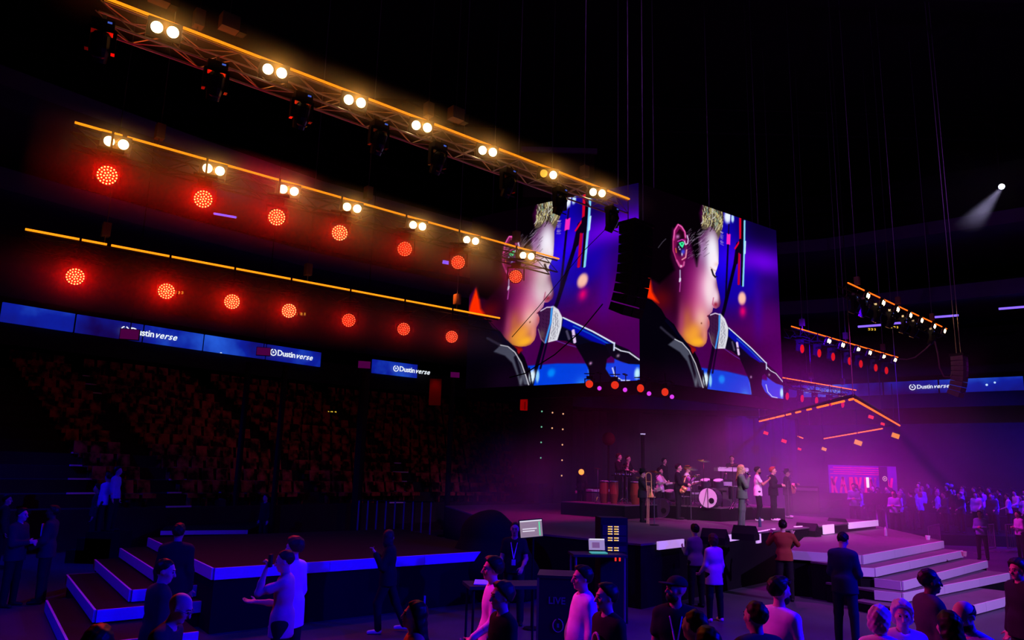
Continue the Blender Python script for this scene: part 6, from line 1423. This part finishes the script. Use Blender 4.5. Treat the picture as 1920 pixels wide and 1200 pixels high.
for k, (px, py, rz_) in enumerate(((1745, 1044, .9), (1835, 1040, .75), (1890, 1035, .6))):
    p = onz(px, py, 0); barrier((p.x, p.y, 0), rz_, 'dim crowd barrier right of the stage, %s from the left' % ordinal(k), grp='crowd barriers at the right')
# LED dot wall, red panel and drapes at the back
p = atY(1030, 885, 33); t = thing('dot_wall', 'black wall with a grid of tiny warm and green lights behind the haze', 'wall panel', p, .05)
MB().box((0, .1, 1.5), (2.0, .15, 4.0)).build('panel', MATTE, t)
for r_ in range(5):
    for c_ in range(3):
        if (r_ > 1 and c_ == 1) or (r_ == 4 and c_ == 0): continue
        q = atY(1016 - r_ * .7 + c_ * 20 - (0 if c_ < 2 else 0), 771.5 + r_ * 29 + c_ * 2.2, 33) - p
        MB().ball(q, .035, 6).build('dot_light', lit('dot_warm', (1, .5, .25)) if c_ else lit('dot_green', (.25, .8, .5), .7), t)
p = atY(989, 759, 34); t = thing('lit_wall_patch', 'small red lit panel under the left video screen', 'panel', p, .05); MB().box((0, 0, 0), (.66, .1, .52)).build('panel', mat('panel_red', (.2, 0, 0), .6, emit=(.20, .0, .0), strength=1, light=False), t); MB().box((-.12, -.06, -.05), (.03, .02, .36)).build('bar', MATTE, t)
p = atY(816, 735, 38); t = thing('red_banner', 'narrow dark red banner hanging below the ribbon board left of the stage', 'banner', p, .05); MB().box((0, 0, 0), (.6, .05, 1.35)).build('cloth', mat('banner_red', (.5, .03, .02), .8), t)
spot('banner_light', (p.x, p.y - .4, p.z + 1.0), (p.x, p.y - .05, p.z - .8), (1, .05, .0), 8, 60)
p = atY(1140, 770, 36); t = thing('black_drape', 'wide black drape hanging behind the band', 'drape', (p.x, p.y, 0), .12); g = MB(); n = 60
for k in range(n):
    x0, x1 = -3.5 + k * 13 / n, -3.5 + (k + 1) * 13 / n; y0, y1 = .12 * math.sin(k * 1.3), .12 * math.sin((k + 1) * 1.3); g.add([(x0, y0, 0), (x1, y1, 0), (x1, y1, 5.6), (x0, y0, 5.6), (x0, y0 + .04, 0), (x1, y1 + .04, 0), (x1, y1 + .04, 5.6), (x0, y0 + .04, 5.6)], [(0, 1, 2, 3), (5, 4, 7, 6), (3, 2, 6, 7), (0, 4, 5, 1)])
g.build('cloth', mat('drape_cloth', (.03, .02, .035), .95), t); MB().tube((-3.6, 0, 5.6), (9.6, 0, 5.6), .04).build('rail', MATTE, t)
o = MB().ball((0, 0, 0), .1, 8); p = atY(1090, 885, 26.5); tag(o.build('small_lamp', lit('lamp_orange', (1, .35, .05), 1.4), None, loc=p), 'small orange lamp glowing at the left end of the stage', 'lamp')
tag(MB().tube((p.x, p.y + .1, 1.3), (p.x, p.y + .1, p.z), .015).build('lamp_pole', MATTE), 'thin pole carrying the small orange lamp', 'pole')
# red printed wall at the far right of the hall
A_ = atY(1556, 917, 40); Bq = atY(1684, 920, 40); t = thing('printed_wall', 'red and pink lit wall with large bold painted letters and stripes beyond the stage', 'wall panel', (A_.x, A_.y, A_.z - .2), math.atan2(Bq.y - A_.y, Bq.x - A_.x)); L = (Bq - A_).length; Hh = 1.45
MB().box((L / 2, .1, Hh / 2), (L, .1, Hh)).build('panel', mat('wall_pink', (.16, .02, .2), .6), t)
rp = mat('paint_red', (.95, .04, .12), .5); fx = .1
for k, (w_, kind) in enumerate(((.36, 'k'), (.42, 'A'), (.29, 'I'), (.38, 'V'), (.29, 'I'), (.38, 'N'), (.34, 'A'), (.4, 'V'))):
    g = MB(); z0, z1 = .02, .85; x = fx
    def st(xa, za, xb, zb, wd=.12): g.add([(xa, .03, za), (xa + wd, .03, za), (xb + wd, .03, zb), (xb, .03, zb), (xa, .05, za), (xa + wd, .05, za), (xb + wd, .05, zb), (xb, .05, zb)], [(0, 1, 2, 3), (7, 6, 5, 4), (0, 3, 7, 4), (1, 5, 6, 2), (3, 2, 6, 7)])
    if kind in 'kN': st(x, z0, x, z1); st(x, z1 - .1, x + w_ - .15, z0)
    if kind == 'N': st(x + w_ - .15, z0, x + w_ - .15, z1)
    if kind == 'k': st(x + .08, .4, x + w_ - .12, z1)
    if kind == 'A': st(x, z0, x + w_ / 2 - .06, z1); st(x + w_ - .12, z0, x + w_ / 2 - .06, z1); g.box((x + w_ / 2, .04, .4), (w_ * .5, .02, .1))
    if kind == 'V': st(x, z1, x + w_ / 2 - .06, z0); st(x + w_ - .12, z1, x + w_ / 2 - .06, z0)
    if kind == 'I': st(x + .05, z0, x + .05, z1, .2)
    g.build('painted_letter', rp, t); fx += w_ + .06
for k in range(4): MB().box((L * .42, .04, 1.0 + k * .11), (L * (.8 - .1 * (k % 2)), .02, .035)).build('stripe', rp, t)
spot('wall_light', (A_.x + 2, A_.y - 4, A_.z + 3), (A_.x + 2, A_.y, A_.z + .8), (1, .04, .12), 900, 70); spot('wall_light', (A_.x + 1, A_.y - 5, A_.z + 1), (A_.x + 2, A_.y, A_.z + .8), (1, .05, .5), 220, 70)
p = atY(1627, 905, 39.4); t = thing('tube_light', 'short white upright light tube in front of the red printed wall', 'light', p); MB().tube((0, 0, -.25), (0, 0, .27), .07, n=8).build('tube', lit('tube_white', (1, .8, .9), 1.6), t); MB().tube((0, .02, -2.4), (0, .02, -.25), .03).build('stand', MATTE, t)
p = atY(1657, 905, 39); t = thing('banner_stand', 'tall black stand with a round play emblem before the red printed wall', 'sign', (p.x, p.y, 0)); MB().box((0, 0, p.z + .15), (.42, .05, 1.3)).box((0, .0, 1.2), (.1, .1, 2.4)).build('board', BLACK, t); g = MB()
for k in range(16): a0, a1 = 2 * PI * k / 16, 2 * PI * (k + 1) / 16; g.tube((.05 + .1 * math.cos(a0), -.04, p.z + .2 + .11 * math.sin(a0)), (.05 + .1 * math.cos(a1), -.04, p.z + .2 + .11 * math.sin(a1)), .018, n=4)
g.add([(.02, -.04, p.z + .14), (.1, -.04, p.z + .2), (.02, -.04, p.z + .26)], [(0, 1, 2)]); g.build('emblem', lit('emblem_lit', (.9, .4, .6)), t)
# high chair-like stand right of the stage
p = onz(1655, 1000, 0.4); t = thing('high_stand', 'tall dark stand with two pale legs right of the main stage', 'stand', (p.x, p.y, 0), .2)
MB().box((0, 0, 1.9), (1.3, .6, .5)).build('top', MATTE, t)
for x in (-.25, .2): MB().tube((x, -.1, 0), (x - .08, -.1, 1.7), .035).build('leg', mat('pale_leg', (.5, .4, .5), .5), t)
# ------------------------------------------------------------------ the far crowd
protos = []
for k, (fem, hr, tp_, jk) in enumerate(((False, ('short', 'black'), 'white', None), (True, ('long', 'brown'), 'blue', None), (False, ('crop', 'brown'), 'charcoal', 'navy'), (True, ('bob', 'blonde'), 'paleblue', None), (False, ('full', 'black'), 'black', None), (False, ('crop', 'grey'), 'lilac', None))):
    I = person('x', (0, 0, -40), 0, h=1.0 * (1.68 if fem else 1.8), female=fem, hair=hr, top=tp_, jacket=jk, res=.03, detail=False, arms=DN if k % 2 else ((-.1, .3, -1), (.1, .8, -.3), (.12, 0, -1), (0, .4, -.9)))
    protos.append(I['root']); children_of(I['root'])
first = set(); cr_ = random.Random(11)
names = ('man in a white shirt', 'woman with long hair in a blue top', 'man in a dark jacket', 'blonde woman in a pale top', 'dark-haired man in black', 'grey-haired man in a lilac shirt')
spots_ = []
for k in range(300):
    px = cr_.uniform(1600, 1930) if k > 30 else cr_.uniform(1610, 1750); row = cr_.random()
    Y = 34.5 + 11 * row; g_ = .45 + (Y - 34) * .075
    if px < 1715 and Y > 37.5: continue
    p = atY(px, 920, Y); spots_.append((p.x, p.y, g_, px))
spots_.sort(key=lambda s: s[1]); kept = []
for s in spots_:
    if all((s[0] - q[0]) ** 2 + (s[1] - q[1]) ** 2 > .36 for q in kept): kept.append(s)
members = {}
kept = kept[:170]
rk = MB(); rk.add([(14.5, 34, 0), (36, 34, 0), (36, 47, 0), (14.5, 47, 0), (14.5, 34, .45), (36, 34, .45), (36, 47, 1.425), (14.5, 47, 1.425)], [(0, 3, 2, 1), (4, 5, 6, 7), (0, 1, 5, 4), (1, 2, 6, 5), (2, 3, 7, 6), (3, 0, 4, 7)]); struct(rk.build('trim_6', darkdeck))
for n_, s in enumerate(kept):
    k = cr_.choice((0, 0, 1, 2, 2, 3, 4, 4, 5)); rz_ = cr_.uniform(.4, 2.6)
    if k not in first: first.add(k); o = protos[k]; o.location = s[:3]; o.rotation_euler = (0, 0, rz_)
    else: o = copy_tree(protos[k], None, s[:3], (0, 0, rz_))
    o['group'] = 'crowd at the far right: ' + names[k]; members.setdefault(k, []).append(o)
for k, L_ in members.items():
    L_.sort(key=lambda o: proj(o.location)[0])
    for n_, o in enumerate(L_): o['label'] = '%s in far crowd, %s such from left' % (names[k], ORD[n_] if n_ < 20 else ('twenty-first', 'twenty-second', 'twenty-third', 'twenty-fourth', 'twenty-fifth', 'twenty-sixth', 'twenty-seventh', 'twenty-eighth', 'twenty-ninth', 'thirtieth', 'thirty-first', 'thirty-second', 'thirty-third', 'thirty-fourth', 'thirty-fifth', 'thirty-sixth', 'thirty-seventh', 'thirty-eighth', 'thirty-ninth', 'fortieth', 'forty-first', 'forty-second', 'forty-third', 'forty-fourth')[min(n_ - 20, 23)])
for k, pr_ in enumerate(protos):
    if k not in first: pr_.location = (25 + k, 45, .4)
for k, (px, py, t_, lb, fc) in enumerate(((1836, 956, 'blue', 'man in a blue shirt with folded arms standing apart right of the steps', 2.4), (1908, 957, 'white', 'person in a white shirt at the right edge before the far crowd', 1.6), (1768, 935, 'charcoal', 'dark clothed person standing between the stage wing and the far crowd', 2.2), (1600, 905, 'blue', 'person in a blue top seen through the purple haze behind the stage', 2.6), (1675, 918, 'paleblue', 'person in a pale blue top by the tall dark stand', 2.4))):
    h = 1.76; p = onz(px, max(py, 930), h); g_ = 0
    if py < 930: p = atY(px, py, 30); g_ = max(0, p.z - h)
    person(lb, (p.x, p.y, g_), fc, h=h, top=t_, res=.02, detail=False, arms=((-.15, .1, -1), (.5, .7, .1), (.15, .1, -1), (-.5, .7, .1)))
    if g_ > .1: tag(MB().box((0, 0, g_ / 2), (.8, .8, g_)).build('low_podium', darkdeck, None, loc=(p.x, p.y, 0)), 'dark low podium under the %s' % ' '.join(lb.split()[:7]), 'podium')
# ------------------------------------------------------------------ stage haze
def soft_mat(dens):
    m = volume_mat('haze_soft', dens, g=0.0); nt = m.node_tree; sct = next(n for n in nt.nodes if n.type == 'VOLUME_SCATTER')
    tc = nt.nodes.new('ShaderNodeTexCoord'); ln = nt.nodes.new('ShaderNodeVectorMath'); ln.operation = 'LENGTH'; nt.links.new(tc.outputs['Object'], ln.inputs[0])
    r2 = nt.nodes.new('ShaderNodeMapRange'); r2.interpolation_type = 'SMOOTHSTEP'; r2.inputs[1].default_value = 1.0; r2.inputs[2].default_value = 0.15; r2.inputs[3].default_value = 0; r2.inputs[4].default_value = dens
    nt.links.new(ln.outputs['Value'], r2.inputs[0]); nt.links.new(r2.outputs[0], sct.inputs['Density']); return m
hz_stage = soft_mat(.016); hz_puff = volume_mat('haze_puff', .10, g=0.0, noise=(1.3, .15))
for k, (px, py, Y, sc__, m_, lb) in enumerate(((1500, 890, 29, (15, 13, 5.4), hz_stage, 'wide thin magenta lit smoke over the stage and the right of the hall'), (990, 925, 21, (2.8, 2.2, 1.9), hz_puff, 'drifting cloud of red violet smoke left of the band'), (1250, 830, 31, (4.0, 2, 2.2), hz_puff, 'pale smoke rising behind the band under the right screen'), (1560, 930, 27, (5, 3, 2.2), hz_puff, 'dense magenta smoke to the right of the singers'))):
    b_ = MB().lathe([(max(1e-3, math.sin(PI * q / 12)), -math.cos(PI * q / 12)) for q in range(13)], n=24).build('haze', m_, None, True); b_.location = atY(px, py, Y); b_.scale = sc__; tag(b_, lb, 'haze', kind='stuff')
